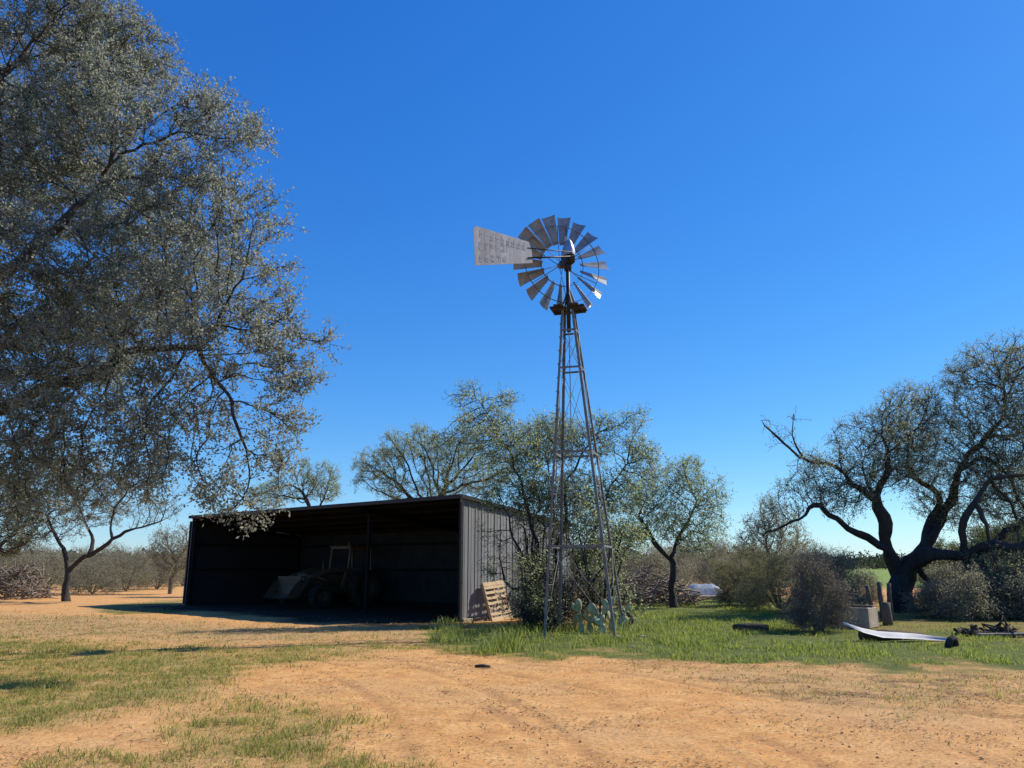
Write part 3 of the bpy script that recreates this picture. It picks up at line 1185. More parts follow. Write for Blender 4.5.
right_stems = [
    [(rb[0], rb[1], rb[2], .62), RW(900, 595, 0, .52), RW(902, 580, 0, .50)],
    [RW(902, 580, 0, .40), RW(889, 553, -.3, .34), RW(881, 516, -.6, .27), RW(875, 499, -.8, .22), RW(886, 470, -1, .15), RW(884, 445, -1, .08)],
    [RW(888, 551, -.3, .26), RW(862, 532, -.8, .19), RW(829, 516, -1.4, .14), RW(815, 510, -1.6, .11), RW(790, 524, -1.9, .07), RW(766, 537, -2.2, .03)],
    [RW(875, 501, -.8, .18), RW(852, 482, -1.6, .13), RW(843, 471, -1.8, .11), RW(802, 457, -2.4, .075), RW(777, 441, -2.6, .05), RW(763, 420, -2.8, .02)],
    [RW(802, 457, -2.4, .06), RW(795, 441, -2.5, .04), RW(793, 414, -2.6, .016)],
    [RW(902, 578, 0, .44), RW(912, 560, .5, .36), RW(924, 545, .8, .30), RW(928, 520, 1.2, .24), RW(937, 495, 1.6, .19), RW(915, 480, 1.9, .14), RW(907, 462, 2.1, .10), RW(912, 430, 2.3, .05)],
    [RW(924, 545, .8, .28), RW(948, 503, 1.3, .22), RW(961, 466, 1.4, .18), RW(982, 437, 1.0, .13), RW(1002, 412, .6, .09), RW(1000, 380, .4, .05)],
    [RW(904, 582, 0, .44), RW(912, 568, -.4, .38), RW(933, 557, -1.2, .34), RW(961, 552, -2.0, .30), RW(990, 546, -2.6, .26), RW(1026, 545, -3.2, .2), RW(1070, 535, -3.8, .13), RW(1110, 510, -4, .07)],
    [RW(966, 551, -2.0, .2), RW(961, 522, -2.2, .17), RW(973, 499, -2.4, .14), RW(992, 481, -2.5, .11), RW(1026, 477, -2.4, .08), RW(1060, 460, -2.2, .05)],
    [RW(975, 549, -2.2, .18), RW(998, 537, -1.6, .16), RW(1026, 514, -1.0, .12), RW(1062, 488, -.5, .08), RW(1090, 450, -.2, .05)],
    [RW(961, 552, -2.0, .16), RW(975, 578, -2.6, .12), RW(977, 599, -2.8, .09), RW(981, 615, -3.0, .04)],
    [RW(972, 556, -2.2, .18), RW(1007, 587, -3.2, .15), RW(1028, 599, -3.8, .12), RW(1064, 612, -4.4, .06)],
    [RW(925, 578, .4, .16), RW(942, 588, 1.2, .13), RW(972, 587, 2.0, .1), RW(1008, 584, 2.6, .07)],
    [RW(961, 470, 1.4, .14), RW(985, 455, .6, .11), RW(1006, 466, -.2, .09), RW(1021, 496, -.6, .06), RW(1030, 532, -.8, .03)],
    [RW(973, 500, -2.4, .12), RW(987, 520, -2.8, .09), RW(994, 550, -3.1, .065), RW(999, 588, -3.4, .03)],
    [RW(990, 482, -2.5, .10), RW(1006, 500, -2.2, .08), RW(1016, 530, -2.0, .05), RW(1020, 560, -1.9, .03)],
    [RW(982, 437, 1.0, .1), RW(1010, 436, 1.4, .08), RW(1040, 425, 1.8, .05)],
    [RW(881, 516, -.6, .14), RW(868, 490, .4, .1), RW(862, 470, .8, .06)],
]
right_blobs = [B(880, 450, Yr - .5, 2.0, 2.0, 1.6), B(930, 450, Yr + 1, 2.2, 2.2, 1.8), B(985, 415, Yr, 2.2, 2.2, 1.9), B(1035, 470, Yr, 2.4, 2.4, 2.0), B(840, 482, Yr - 1.2, 1.5, 1.5, 1.2), B(1005, 565, Yr - 2.5, 1.6, 1.6, .9), B(960, 500, Yr + 1, 1.8, 1.8, 1.2), B(1030, 600, Yr - 3.5, 1.4, 1.4, .7), B(800, 495, Yr - 2, .9), B(1010, 370, Yr, 1.7, 1.7, 1.4), B(960, 380, Yr + .5, .9), B(1005, 495, Yr - 1, 1.1), B(985, 465, Yr, 1.0), B(1018, 535, Yr - 2, 1.0), B(1022, 460, Yr + .5, 1.2), B(995, 580, Yr - 3.2, .7), B(1020, 580, Yr - 3, .8), B(768, 425, Yr - 2.7, .35), B(790, 418, Yr - 2.5, .35), B(815, 470, Yr - 2.2, .8), B(780, 440, Yr - 2.5, .35),
               B(905, 412, Yr, 1.2, 1.6), B(885, 430, Yr - 1, 1.0, 1.4), B(925, 440, Yr + 1.5, 1.1, 1.5), B(945, 425, Yr + .5, .9, 1.2), B(975, 372, Yr + .5, 1.1, 1.4), B(1000, 362, Yr, 1.1, 1.5), B(1030, 370, Yr, 1.2, 1.6),
               B(990, 408, Yr, 1.2), B(1018, 425, Yr + 1, 1.2), B(1050, 420, Yr + 1, 1.5), B(870, 470, Yr - 1, .9), B(845, 498, Yr - 1.4, .9), B(855, 440, Yr - .5, .6), B(820, 490, Yr - 2, .7), B(790, 490, Yr - 2.2, .5),
               B(800, 505, Yr - 2, .45), B(770, 505, Yr - 2.4, .4), B(765, 525, Yr - 2.4, .4), B(925, 400, Yr, .7), B(900, 470, Yr + 1.8, 1.0), B(950, 470, Yr + 1.8, 1.0), B(1000, 470, Yr - 1, 1.0),
               B(1075, 470, Yr, 1.6), B(1100, 520, Yr - 2, 1.6), B(1110, 430, Yr, 1.8), B(1010, 500, Yr - 1.4, .8), B(1000, 560, Yr - 2.5, .6), B(985, 600, Yr - 3, .4), B(1040, 560, Yr - 3, .8), B(772, 432, Yr - 2.6, .3)]
build_tree('gnarled_oak', 'dark gnarled spreading oak with thick twisted limbs at the right edge', 'tree', rb, right_stems, right_blobs,
           7500, 0.25, 0.22, 0.008, 0.6, 5, 4, 0.45, 6, (0.085, 0.032), M['leaf_willow'], M['bark_dark'], seed=11, limb_r=True, gnarl=0.22, jit=0.3, bare=0.42, wob=.13)

# --- multi stemmed mesquite at the tower foot -----------------------------------
tb = gp(552, 628)
tb[1] += 0.9
Yt = tb[1]


def TW(px, py, dy=0, r=.05):
    return (*W(px, py, Yt + dy), r)


tower_stems = [[(*tb, .1), TW(543, 575, .2, .06), TW(530, 520, .4, .045), TW(514, 470, .5, .032), TW(492, 425, .6, .02), TW(474, 398, .8, .01)],
               [(*tb, .1), TW(556, 575, .3, .06), TW(562, 520, .6, .045), TW(574, 475, .8, .03), TW(596, 435, 1, .018)],
               [(tb[0] + .15, tb[1], tb[2], .08), TW(574, 585, .5, .055), TW(588, 550, .7, .045), TW(606, 505, .9, .03), TW(628, 465, 1, .015)],
               [(tb[0] - .15, tb[1], tb[2], .07), TW(535, 595, -.2, .05), TW(520, 555, -.3, .035), TW(505, 515, -.4, .02)],
               [(tb[0], tb[1] + .1, tb[2], .08), TW(550, 560, .9, .05), TW(551, 500, 1.2, .03), TW(548, 440, 1.4, .015)],
               [(tb[0] + .3, tb[1] - .1, tb[2], .06), TW(585, 595, -.1, .04), TW(600, 570, .1, .03), TW(612, 545, .3, .015)],
               [(tb[0] - .3, tb[1] - .1, tb[2], .06), TW(528, 600, -.4, .04), TW(508, 580, -.6, .03), TW(498, 556, -.7, .015)]]
tower_blobs = [B(480, 430, Yt + .4, 1.0), B(455, 400, Yt + .6, .45), B(440, 440, Yt + .6, .35), B(470, 392, Yt + .7, .35), B(505, 400, Yt + .9, .4), B(515, 450, Yt + .4, 1.0), B(555, 440, Yt + 1.2, 1.0), B(600, 440, Yt + 1.1, .95),
               B(632, 420, Yt + 1, .5), B(638, 455, Yt + 1.1, .7), B(620, 490, Yt + .9, .9), B(580, 500, Yt + .8, 1.1), B(535, 500, Yt + .2, 1.0), B(505, 500, Yt - .2, .7), B(650, 480, Yt + 1, .45), B(595, 545, Yt + .5, .9),
               B(555, 545, Yt, .9), B(520, 545, Yt - .4, .8), B(500, 570, Yt - .8, .5), B(625, 540, Yt + .7, .7), B(530, 590, Yt - .6, .7), B(570, 590, Yt - .2, .7), B(605, 585, Yt + .5, .6), B(495, 535, Yt - .5, .45), B(510, 605, Yt - .9, .4)]
build_tree('mesquite_tree', 'many stemmed airy tree growing around the windmill tower foot', 'tree', tb, tower_stems, tower_blobs,
           8000, 0.15, 0.13, 0.005, 0.12, 5, 3, 0.32, 4, (0.085, 0.036), M['leaf_mesquite'], M['bark_dark'], seed=21, limb_r=True, gnarl=0.1, jit=0.25, bare=0.435, spread=1.15, wob=.12)

# --- round airy tree right of the tower ------------------------------------------
b_ = gp(674, 607)
Y_ = b_[1]
build_tree('airy_tree', 'small round airy tree standing alone on the grass right of the tower', 'tree', b_,
           [[(*b_, .17), (*W(673, 580, Y_), .14), (*W(670, 560, Y_), .12)], [(*W(670, 560, Y_), .1), (*W(655, 540, Y_ - .3), .08), (*W(640, 515, Y_ - .4), .05)],
            [(*W(670, 560, Y_), .1), (*W(682, 535, Y_ + .3), .07), (*W(695, 500, Y_ + .6), .04)]],
           [B(650, 500, Y_, 1.0), B(680, 480, Y_, 1.1), B(665, 520, Y_, 1.1), B(705, 500, Y_, 1.0), B(695, 535, Y_, 1.0), B(640, 530, Y_, .8), B(690, 465, Y_, .5), B(715, 525, Y_, .6), B(650, 475, Y_ + .3, .5), B(632, 505, Y_, .5), B(720, 480, Y_, .35)],
           2400, 0.2, 0.19, 0.006, 0.17, 5, 3, 0.38, 5, (0.095, 0.042), M['leaf_mesquite'], M['bark_dark'], seed=31, limb_r=True, jit=0.25, bare=0.33, wob=.1)

# --- forked tree on the left --------------------------------------------------------
b_ = gp(66, 602)
Y_ = b_[1]
build_tree('forked_tree', 'dark forked tree with a low leaning limb left of the shed', 'tree', b_,
           [[(*b_, 0.186), (*W(67, 585, Y_), 0.161), (*W(68, 570, Y_), 0.149)],
            [(*W(68, 570, Y_), 0.124), (*W(88, 555, Y_ - .3), 0.105), (*W(112, 537, Y_ - .4), 0.081), (*W(135, 525, Y_ - .4), 0.056), (*W(160, 520, Y_ - .4), 0.031)],
            [(*W(68, 570, Y_), 0.124), (*W(66, 548, Y_ + .2), 0.093), (*W(55, 535, Y_ + .3), 0.068), (*W(45, 515, Y_ + .6), 0.037)],
            [(*W(92, 553, Y_ - .3), 0.081), (*W(90, 532, Y_), 0.062), (*W(78, 515, Y_), 0.043), (*W(70, 495, Y_), 0.031)],
            [(*W(112, 537, Y_ - .4), 0.062), (*W(113, 515, Y_), 0.050), (*W(125, 490, Y_), 0.031)]],
           [B(40, 500, Y_ + .5, 1.6), B(80, 485, Y_, 1.6), B(120, 490, Y_, 1.5), B(150, 505, Y_ - .4, 1.1), B(20, 530, Y_ + .4, 1.4), B(60, 520, Y_ + 1, 1.4), B(105, 510, Y_ + 1, 1.2), B(170, 510, Y_, .7), B(0, 500, Y_ + 1, 1.6), B(50, 470, Y_, 1.5), B(140, 475, Y_, 1.0)],
           2800, 0.27, 0.26, 0.008, 0.18, 5, 3, 0.42, 7, (0.08, 0.036), M['leaf_grey'], M['bark_dark'], seed=41, limb_r=True, jit=0.28, bare=0.33, gnarl=.16, wob=.14)

# --- trees behind the shed ---------------------------------------------------------------
for (label, bx, Yb, blobs_px, seed, br, lf) in (
    ('broad leafy tree rising behind the middle of the shed roof', 432, 41, [(375, 465, 1.2), (400, 450, 1.3), (420, 438, .9), (440, 455, 1.3), (465, 455, 1.2), (395, 485, 1.2), (440, 485, 1.4), (480, 480, 1.3), (500, 470, 1.1), (470, 435, .7), (360, 480, .5)], 51, .2, 'leaf_mesquite'),
    ('thin sparse tree tipping over the left end of the shed roof', 336, 44, [(312, 482, .9), (325, 490, .9), (298, 492, .9), (332, 476, .5), (305, 468, .5), (280, 490, .9), (262, 495, .8), (322, 468, .4), (290, 475, .6)], 61, .12, 'leaf_mesquite'),
    ('pale wispy tree rising above the olive bushes', 770, 38, [(770, 525, .9), (755, 530, .8), (785, 520, .8), (772, 505, .6), (795, 540, .8), (748, 545, .8), (765, 550, .9), (785, 555, .8)], 71, .12, 'leaf_grey'),
    ('small grey green tree beside the left end of the shed', 172, 47, [(172, 545, 1.0), (160, 555, .9), (185, 550, .9), (175, 565, .9), (165, 535, .6), (188, 530, .5)], 81, .13, 'leaf_grey'),
    ('leafy tree hanging over from beyond the left frame edge', -40, 36, [(0, 490, 1.4), (20, 510, 1.2), (5, 540, 1.2), (30, 540, .9), (-40, 490, 1.8), (-50, 540, 1.8), (-90, 500, 1.8)], 91, .25, 'leaf_olive'),
):
    p = W(bx, 566, Yb)
    p[2] = gh(p[0], p[1])
    sparse = lf == 'leaf_grey'
    build_tree('background_tree', label, 'tree', p, None, [B(x_, y_, Yb + RNG.uniform(-.6, .6), r_) for x_, y_, r_ in blobs_px],
               2200 if len(blobs_px) > 8 else 1200, 0.27, 0.25, 0.008, br, 5, 4, 0.42, 9 if not sparse else 9, (0.085, 0.038), M[lf], M['bark_dark'] if not sparse else M['bark_grey'], seed=seed, jit=0.26, bare=0.33)


# --- bushes (prototypes, then copies) ------------------------------------------------------
def bush(name, label, px, Y, h, w, leaf, barkm, seed, n=380, lpt=6, ntw=3, lsize=(0.05, 0.02), group=None, tl=0.3, bare=0.3, base_r=0.028):
    p = W(px, 566, Y)
    p[2] = gh(p[0], p[1])
    rng = np.random.default_rng(seed)
    stems, blobs = [], []
    for k_ in range(11):
        a = 2 * PI * k_ / 11 + rng.uniform(-.6, .6)
        sc_ = rng.uniform(.45, 1.35)
        e = p + np.array([math.cos(a) * w * rng.uniform(.1, .36), math.sin(a) * w * rng.uniform(.1, .36), h * rng.uniform(.3, .7)])
        stems.append([(p[0] + math.cos(a) * .08, p[1] + math.sin(a) * .08, p[2], base_r), (*e, base_r * .6)])
        c_ = p + np.array([math.cos(a) * w * .33 * sc_, math.sin(a) * w * .33 * sc_, h * rng.uniform(.35, .92)])
        q_ = rng.uniform(.7, 1.2)
        blobs.append((c_, (w * .17 * q_, w * .17 * q_, h * rng.uniform(.14, .28))))
        c2 = p + np.array([math.cos(a + .4) * w * .36, math.sin(a + .4) * w * .36, h * .22])
        blobs.append((c2, (w * .17, w * .17, h * .22)))
    blobs.append((p + np.array([0, 0, h * .72]), (w * .24, w * .24, h * .26)))
    st = 0.10 * max(h, w) / 1.8
    return build_tree(name, label, 'bush', p, stems, blobs, int(n * 2.4), st, st * .9, 0.004, base_r, 5, ntw, tl, lpt, lsize, leaf, barkm, seed=seed, limb_r=True, jit=.45, bare=bare, group=group, spread=1.2)


bush('twiggy_bush', 'dense dark twiggy bush beside the concrete trough', 813, 20.3, 1.75, 1.5, M['leaf_dead'], M['bark_grey'], 107, 700, 2, 5, (0.05, 0.02), tl=.5, bare=.36)
bush('twiggy_bush', 'tangled grey brush crowding the base of the windmill tower', 556, 21.0, 1.6, 1.9, M['leaf_grey'], M['bark_dark'], 105, 500, 2, 4, (0.06, 0.026), tl=.5, bare=.35)
bush('twiggy_bush', 'sparse grey brush growing beside the shed wall right of the pallet', 540, 23.6, 1.9, 1.5, M['leaf_grey'], M['bark_grey'], 106, 450, 3, 4, (0.045, 0.018), tl=.32, bare=.3)
bush('olive_bush', 'broad rounded olive green bush behind the dark twiggy bush', 778, 29, 2.1, 3.4, M['leaf_olive'], M['bark_grey'], 102, 700, 9, 4, (0.05, 0.022), bare=.15)
bush('olive_bush', 'lower olive bush left of the wispy tree at the meadow edge', 742, 33, 1.7, 2.4, M['leaf_olive'], M['bark_grey'], 103, 500, 8, 4, (0.055, 0.022), bare=.15)
bush('olive_bush', 'grey olive bush behind the concrete trough', 826, 27, 1.9, 2.4, M['leaf_grey'], M['bark_grey'], 104, 500, 6, 4, (0.05, 0.02), bare=.2)

bush('leafy_shrub', 'tall pale green shrub mixed into the tree right behind the windmill legs', 598, 21.3, 3.6, 2.3, M['leaf_mesquite'], M['bark_dark'], 121, 620, 3, 3, (0.085, 0.036), tl=.34, bare=.47, base_r=.035)
bush('leafy_shrub', 'tall pale green shrub screening the back end of the shed wall', 532, 22.9, 4.3, 2.1, M['leaf_mesquite'], M['bark_dark'], 122, 800, 4, 3, (0.085, 0.036), tl=.36, bare=.40, base_r=.035)
bush('leafy_shrub', 'open dark stemmed shrub beside the left windmill legs', 528, 20.4, 2.1, 1.5, M['leaf_mesquite'], M['bark_dark'], 123, 300, 3, 3, (0.075, 0.032), tl=.36, bare=.48, base_r=.03)
proto = []
for k_, (lf, lp) in enumerate((('leaf_grey', 5), ('leaf_olive', 7), ('leaf_dead', 4))):
    proto.append((lf, lp))


def copies(first, spots, labels, group):
    tag(first, labels[0], None, group)
    for i, (px, Y, s, rz) in enumerate(spots):
        o = first if i == 0 else copy_tree(first)
        p = W(px, 566, Y)
        o.location = (p[0], p[1], gh(p[0], p[1]))
        o.rotation_euler = (0, 0, rz)
        o.scale = (s, s, s * (0.9 + 0.25 * ((i * 37) % 10) / 10))
        if i < len(labels):
            o['label'] = labels[i]
        else:
            o['label'] = labels[-1]


g = 'scrub row at the back left'
f_ = bush('scrub_bush', 'x', 10, 44, 2.4, 3.2, M['leaf_grey'], M['bark_grey'], 111, 420, 6, 3, (0.07, 0.03), tl=.4, bare=.25)
copies(f_, [(95, 47, 1.0, 0), (128, 52, 1.1, 2), (12, 49, 1.15, 4), (50, 56, 1.3, 1), (160, 57, 1.1, 3), (-40, 52, 1.3, 5), (185, 66, 1.4, 2.5), (110, 64, 1.3, .5), (30, 68, 1.5, 2.9), (75, 75, 1.5, 1.4), (145, 80, 1.6, 4.4)],
       ['grey scrub bush in the brush row left of the shed'], g)
g = 'dry scrub under the gnarled oak'
f_ = bush('dry_scrub', 'x', 950, 25, 1.2, 1.7, M['leaf_grey'], M['bark_grey'], 112, 320, 4, 3, (0.06, 0.026), tl=.36, bare=.38)
copies(f_, [(930, 25.5, .9, 0), (960, 24.5, 1.0, 1), (990, 25.5, 1.15, 2), (1018, 24.5, 1.05, 3), (1050, 25, 1.2, 4), (975, 30, 1.3, 5), (1010, 32, 1.4, 2.6), (938, 31, 1.1, .6), (1090, 27, 1.4, 1.2), (858, 33, 1.1, 2.2)],
       ['low loose grey green scrub under the spreading oak'], g)
g = 'green brush in the far right background'
f_ = bush('green_brush', 'x', 980, 50, 3.2, 4.5, M['leaf_green'], M['bark_dark'], 113, 450, 9, 4, (0.10, 0.05), tl=.5, bare=.1)
copies(f_, [(968, 48, 1.0, 0), (1000, 46, 1.1, 2), (1030, 50, 1.25, 4), (1075, 50, 1.3, 1), (940, 62, .8, 3), (1120, 56, 1.4, 2), (1005, 60, 1.35, 5)],
       ['dense green brush in the distance beyond the gnarled oak'], g)
g = 'grey brown brush behind the tower'
f_ = bush('dead_brush', 'x', 650, 44, 2.4, 3.4, M['leaf_grey'], M['bark_grey'], 114, 450, 5, 4, (0.07, 0.03), tl=.45, bare=.2)
copies(f_, [(640, 43, 1.0, 0), (664, 47, 1.05, 2), (610, 46, 1.1, 4), (735, 50, 1.0, 1), (715, 62, 1.3, 5), (757, 60, 1.2, 3), (690, 72, 1.5, 2.2), (800, 66, 1.2, .7), (820, 52, .9, 1.9), (585, 52, 1.2, 3.2)],
       ['grey green brush in the row behind the grass meadow'], g)

# far woods as one mass
rng = np.random.default_rng(5)
vv, ff, rr_ = [], [], []
pts = []
for k_ in range(1500):
    az = rng.uniform(-0.75, 0.75)
    dist = rng.uniform(180, 420) if az < 0.35 else rng.uniform(330, 520)
    x0, y0 = math.tan(az) * dist, dist
    hh = rng.uniform(3.0, 6.5) * (1.35 if az > .35 else 1)
    pts.append((x0, y0, hh))
pts = np.array(pts)
nl = 90
c_ = np.repeat(pts, nl, 0)
m = len(c_)
v = unit(rng.normal(0, 1, (m, 3))) * rng.uniform(0.3, 1, m)[:, None] ** .5
p = np.stack([c_[:, 0] + v[:, 0] * c_[:, 2] * .9, c_[:, 1] + v[:, 1] * c_[:, 2] * .9, c_[:, 2] * (.5 + v[:, 2] * .5)], 1)
ax = unit(rng.normal(0, 1, (m, 3))) * rng.uniform(.3, .8, m)[:, None]
bx = np.cross(unit(ax), unit(rng.normal(0, 1, (m, 3)))) * .5
V = np.stack([p - ax, p + bx, p + ax, p - bx], 1).reshape(-1, 3)
b = (np.arange(m) * 4)[:, None]
o = link('far_woods', fast_mesh('far_woods', V, np.concatenate([b, b + 1, b + 2, b + 3], 1), np.repeat(rng.uniform(0, 1, m), 4)), M['leaf_far'])
tag(o, 'far low line of dark woods along the horizon', 'woods', kind='stuff')

# ------------------------------------------------------------------ shed
shed = thing('open_shed', 'long open fronted grey metal shed with a dark interior', 'shed', (SHX, SHY, 0), math.atan2(AX[1], AX[0]))


def slope(d):
    return SHF + (SHB - SHF) * d / SHD


def rib_wall(length, top0, top1, z0, flip):
    """sheet running along local u 0..length with ribs, outer face at v=0, shade-coloured inner face at v=-0.05; returns list of (u, v)"""
    pr_ = []
    u = 0.0
    while u < length - 1e-6:
        for du, dv in ((0.0, 0.0), (0.02, 0.017), (0.05, 0.017), (0.07, 0.0), (0.15, 0.0), (0.155, 0.007), (0.165, 0.007), (0.17, 0.0)):
            if u + du < length:
                pr_.append((u + du, dv))
        u += 0.30
    pr_.append((length, 0.0))
    return pr_


def wall_mesh(length, topf, z0, place):
    """place(u, v, z) -> local coords"""
    mb = MB()
    pr_ = rib_wall(length, 0, 0, z0, False)
    n = len(pr_)
    vs_ = [place(u, v, z0) for u, v in pr_] + [place(u, v, topf(u)) for u, v in pr_]
    mb.add(vs_, [(i, i + 1, n + i + 1, n + i) for i in range(n - 1)], 0)
    t0 = -0.05
    vs_ = [place(0, t0, z0), place(length, t0, z0), place(length, t0, topf(length)), place(0, t0, topf(0))]
    mb.add(vs_, [(0, 1, 2, 3)], 1)
    # edges
    for u in (0, length):
        mb.add([place(u, 0, z0), place(u, t0, z0), place(u, t0, topf(u)), place(u, 0, topf(u))], [(0, 1, 2, 3)], 0)
    return mb


TW_ = [M['shed_wall'], M['wall_shade']]
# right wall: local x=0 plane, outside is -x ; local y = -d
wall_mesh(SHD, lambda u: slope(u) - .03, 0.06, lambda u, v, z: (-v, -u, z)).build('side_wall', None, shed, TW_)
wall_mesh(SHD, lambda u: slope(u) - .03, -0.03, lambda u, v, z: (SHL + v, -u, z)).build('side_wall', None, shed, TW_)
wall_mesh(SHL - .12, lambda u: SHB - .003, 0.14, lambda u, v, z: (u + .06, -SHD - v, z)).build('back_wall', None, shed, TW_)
# roof
mb = MB()
pr_ = rib_wall(SHL + .1, 0, 0, 0, False)
n = len(pr_)
f0, f1 = -0.12, SHD + 0.15
vs_ = [(u - .05, -f0, slope(f0) + .03 + v) for u, v in pr_] + [(u - .05, -f1, slope(f1) + .03 + v) for u, v in pr_]
mb.add(vs_, [(i, i + 1, n + i + 1, n + i) for i in range(n - 1)], 0)
mb.add([(-.05, -f0, slope(f0) - .0), (SHL + .05, -f0, slope(f0) - .0), (SHL + .05, -f1, slope(f1) - .0), (-.05, -f1, slope(f1) - .0)], [(0, 3, 2, 1)], 1)
roof = mb.build('roof', None, shed, [M['shed_wall'], M['roof_shade']])
mb = MB()
mb.bar((-.09, .125, slope(0) + .0), (SHL + .09, .125, slope(0) + .0), .03, .12)
mb.build('fascia', M['shed_trim'], roof)
for xx in (-.085, SHL + .085):
    mb = MB()
    mb.bar((xx, .10, slope(-.1) + .0), (xx, -f1, slope(f1) + .0), .03, .11)
    mb.build('rake_trim', M['shed_trim'], roof)
mb = MB()
mb.bar((-.032, .02, 0.05), (-.032, .02, slope(0) - .18), .10, .07)
mb.build('corner_trim', M['shed_trim'], shed)
mb = MB()
mb.bar((SHL + .032, .02, 0.05), (SHL + .032, .02, slope(0) - .18), .10, .07)
mb.build('corner_trim', M['shed_trim'], shed)
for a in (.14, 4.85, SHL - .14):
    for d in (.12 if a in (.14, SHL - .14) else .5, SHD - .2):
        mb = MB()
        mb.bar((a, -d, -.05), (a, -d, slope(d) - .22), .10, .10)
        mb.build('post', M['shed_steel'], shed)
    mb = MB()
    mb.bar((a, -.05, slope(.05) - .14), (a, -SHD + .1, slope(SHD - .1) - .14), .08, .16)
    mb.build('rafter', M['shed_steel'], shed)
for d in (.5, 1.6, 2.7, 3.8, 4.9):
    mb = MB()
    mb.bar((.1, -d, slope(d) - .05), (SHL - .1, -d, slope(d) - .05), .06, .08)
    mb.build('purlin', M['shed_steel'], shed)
for z in (1.45, 2.5):
    mb = MB()
    mb.bar((.1, -SHD + .09, z), (SHL - .1, -SHD + .09, z), .06, .10)
    mb.build('girt', M['shed_steel'], shed)
    for xx in (.09, SHL - .09):
        mb = MB()
        mb.bar((xx, -.1, z), (xx, -SHD + .15, z), .10, .06, up=(0, 1, 0))
        mb.build('girt', M['shed_steel'], shed)
mb = MB()
mb.box((SHL / 2 + 1.6, -SHD + .03, .07), (SHL - 3.6, .04, .24))
mb.build('kick_board', M['shed_steel'], shed)
mb = MB()
mb.box((-.06, -.55, .03), (.16, 1.1, .12), None, 0, .015)
mb.build('footing', M['concrete'], shed)

# ------------------------------------------------------------------ tractor in the shed
tp = S(10.4, 4.25)
trac = thing('loader_tractor', 'old dusty loader tractor with an open cab frame parked inside the shed', 'tractor', (tp.x, tp.y, 0), math.atan2(-.8, -.6))
trac.scale = (1.12, 1.15, 1.0)
mb = MB()
mb.box((1.35, 0, 1.08), (1.9, .62, .5), None, 0, .07)
mb.box((1.4, 0, .72), (2.3, .42, .3), None, 0, .04)
mb.box((2.33, 0, 1.0), (.08, .56, .42), None, 0, .02)
mb.box((.0, 0, .75), (.9, .5, .5), None, 0, .05)
mb.tube([(1.5, .2, 1.3), (1.5, .2, 1.85)], .035, 8)
mb.build('hood', M['tractor_paint'], trac)
mb = MB()
for sy in (-1, 1):
    mb.bar((.62, .5 * sy, 1.0), (.5, .5 * sy, 2.32), .07, .07)
    mb.bar((-.55, .5 * sy, 1.0), (-.5, .5 * sy, 2.32), .07, .07)
    mb.bar((-.52, .5 * sy, 2.34), (.54, .5 * sy, 2.34), .07, .07)
    mb.box((0, .62 * sy, 1.02), (1.2, .42, .06), None, 0, .02)
mb.bar((.52, -.5, 2.34), (.52, .5, 2.34), .08, .08)
mb.bar((-.52, -.5, 2.34), (-.52, .5, 2.34), .08, .08)
mb.bar((-.55, -.5, 1.45), (-.55, .5, 1.45), .06, .06)
mb.box((0, 0, 2.41), (1.2, 1.16, .05), None, 0, .02)
mb.build('cab_frame', M['tractor_steel'], trac)
mb = MB()
mb.lathe([(0, 0), (.06, 0), (.06, .1), (.03, .14), (0, .14)], 12, c=(.3, .2, 2.435))
mb.build('beacon', M['tractor_steel'], trac)
mb = MB()
mb.box((-.25, 0, 1.1), (.45, .48, .12), None, 0, .04)
mb.box((-.45, 0, 1.35), (.12, .46, .45), None, 0, .04)
mb.build('seat', M['rubber'], trac)
mb = MB()
rotw = Matrix.Rotation(R(-35), 3, 'Y')
ringp = [rotw @ Vector((.19 * math.cos(a), .19 * math.sin(a), 0)) + Vector((.33, 0, 1.5)) for a in np.linspace(0, 2 * PI, 17)]
mb.tube(ringp, .015, 6)
mb.tube([(.33, 0, 1.5), (.5, 0, 1.2)], .02, 6)
mb.build('steering_wheel', M['rubber'], trac)
for sy in (-1, 1):
    for wx, wr, ww in ((0, .72, .40), (2.05, .44, .26)):
        mb = MB()
        mb.lathe([(wr * .55, -ww / 2), (wr * .9, -ww / 2), (wr, -ww * .36), (wr, ww * .36), (wr * .9, ww / 2), (wr * .55, ww / 2), (wr * .55, -ww / 2)], 28, 'y', (wx, .78 * sy, wr))
        nlug = 16
        for q in range(nlug):
            a = 2 * PI * q / nlug
            rm = Matrix.Rotation(-a, 3, 'Y')
            for s2 in (-1, 1):
                mb.box(Vector((wx, .78 * sy, wr)) + rm @ Vector((wr + .012, ww * .2 * s2, 0)), (.05, ww * .42, .045), rm @ Matrix.Rotation(R(28 * s2), 3, 'X'))
        ty = mb.build('tyre', M['rubber'], trac)
        mb = MB()
        mb.lathe([(0, .02), (wr * .2, .03), (wr * .25, -.02), (wr * .5, -.03), (wr * .54, ww * .4)], 20, 'y', (wx, .78 * sy, wr))
        mb.build('rim', M['tractor_paint'], ty)
for sy in (-1, 1):
    mb = MB()
    pts_ = [(.45, .52 * sy, 1.45), (1.5, .52 * sy, 1.42), (2.35, .52 * sy, 1.15), (2.8, .52 * sy, .62)]
    for a, b in zip(pts_[:-1], pts_[1:]):
        mb.bar(a, b, .10, .17, bev=.015)
    mb.bar((.85, .5 * sy, .7), (.6, .5 * sy, 1.5), .09, .14)
    mb.tube([(1.0, .52 * sy, .85), (2.1, .52 * sy, 1.2)], .04, 8)
    mb.build('loader_arm', M['tractor_steel'], trac)
mb = MB()
prof = [(2.75, 1.15), (2.7, .85), (2.75, .5), (2.95, .4), (3.4, .38)]
wdt = .62
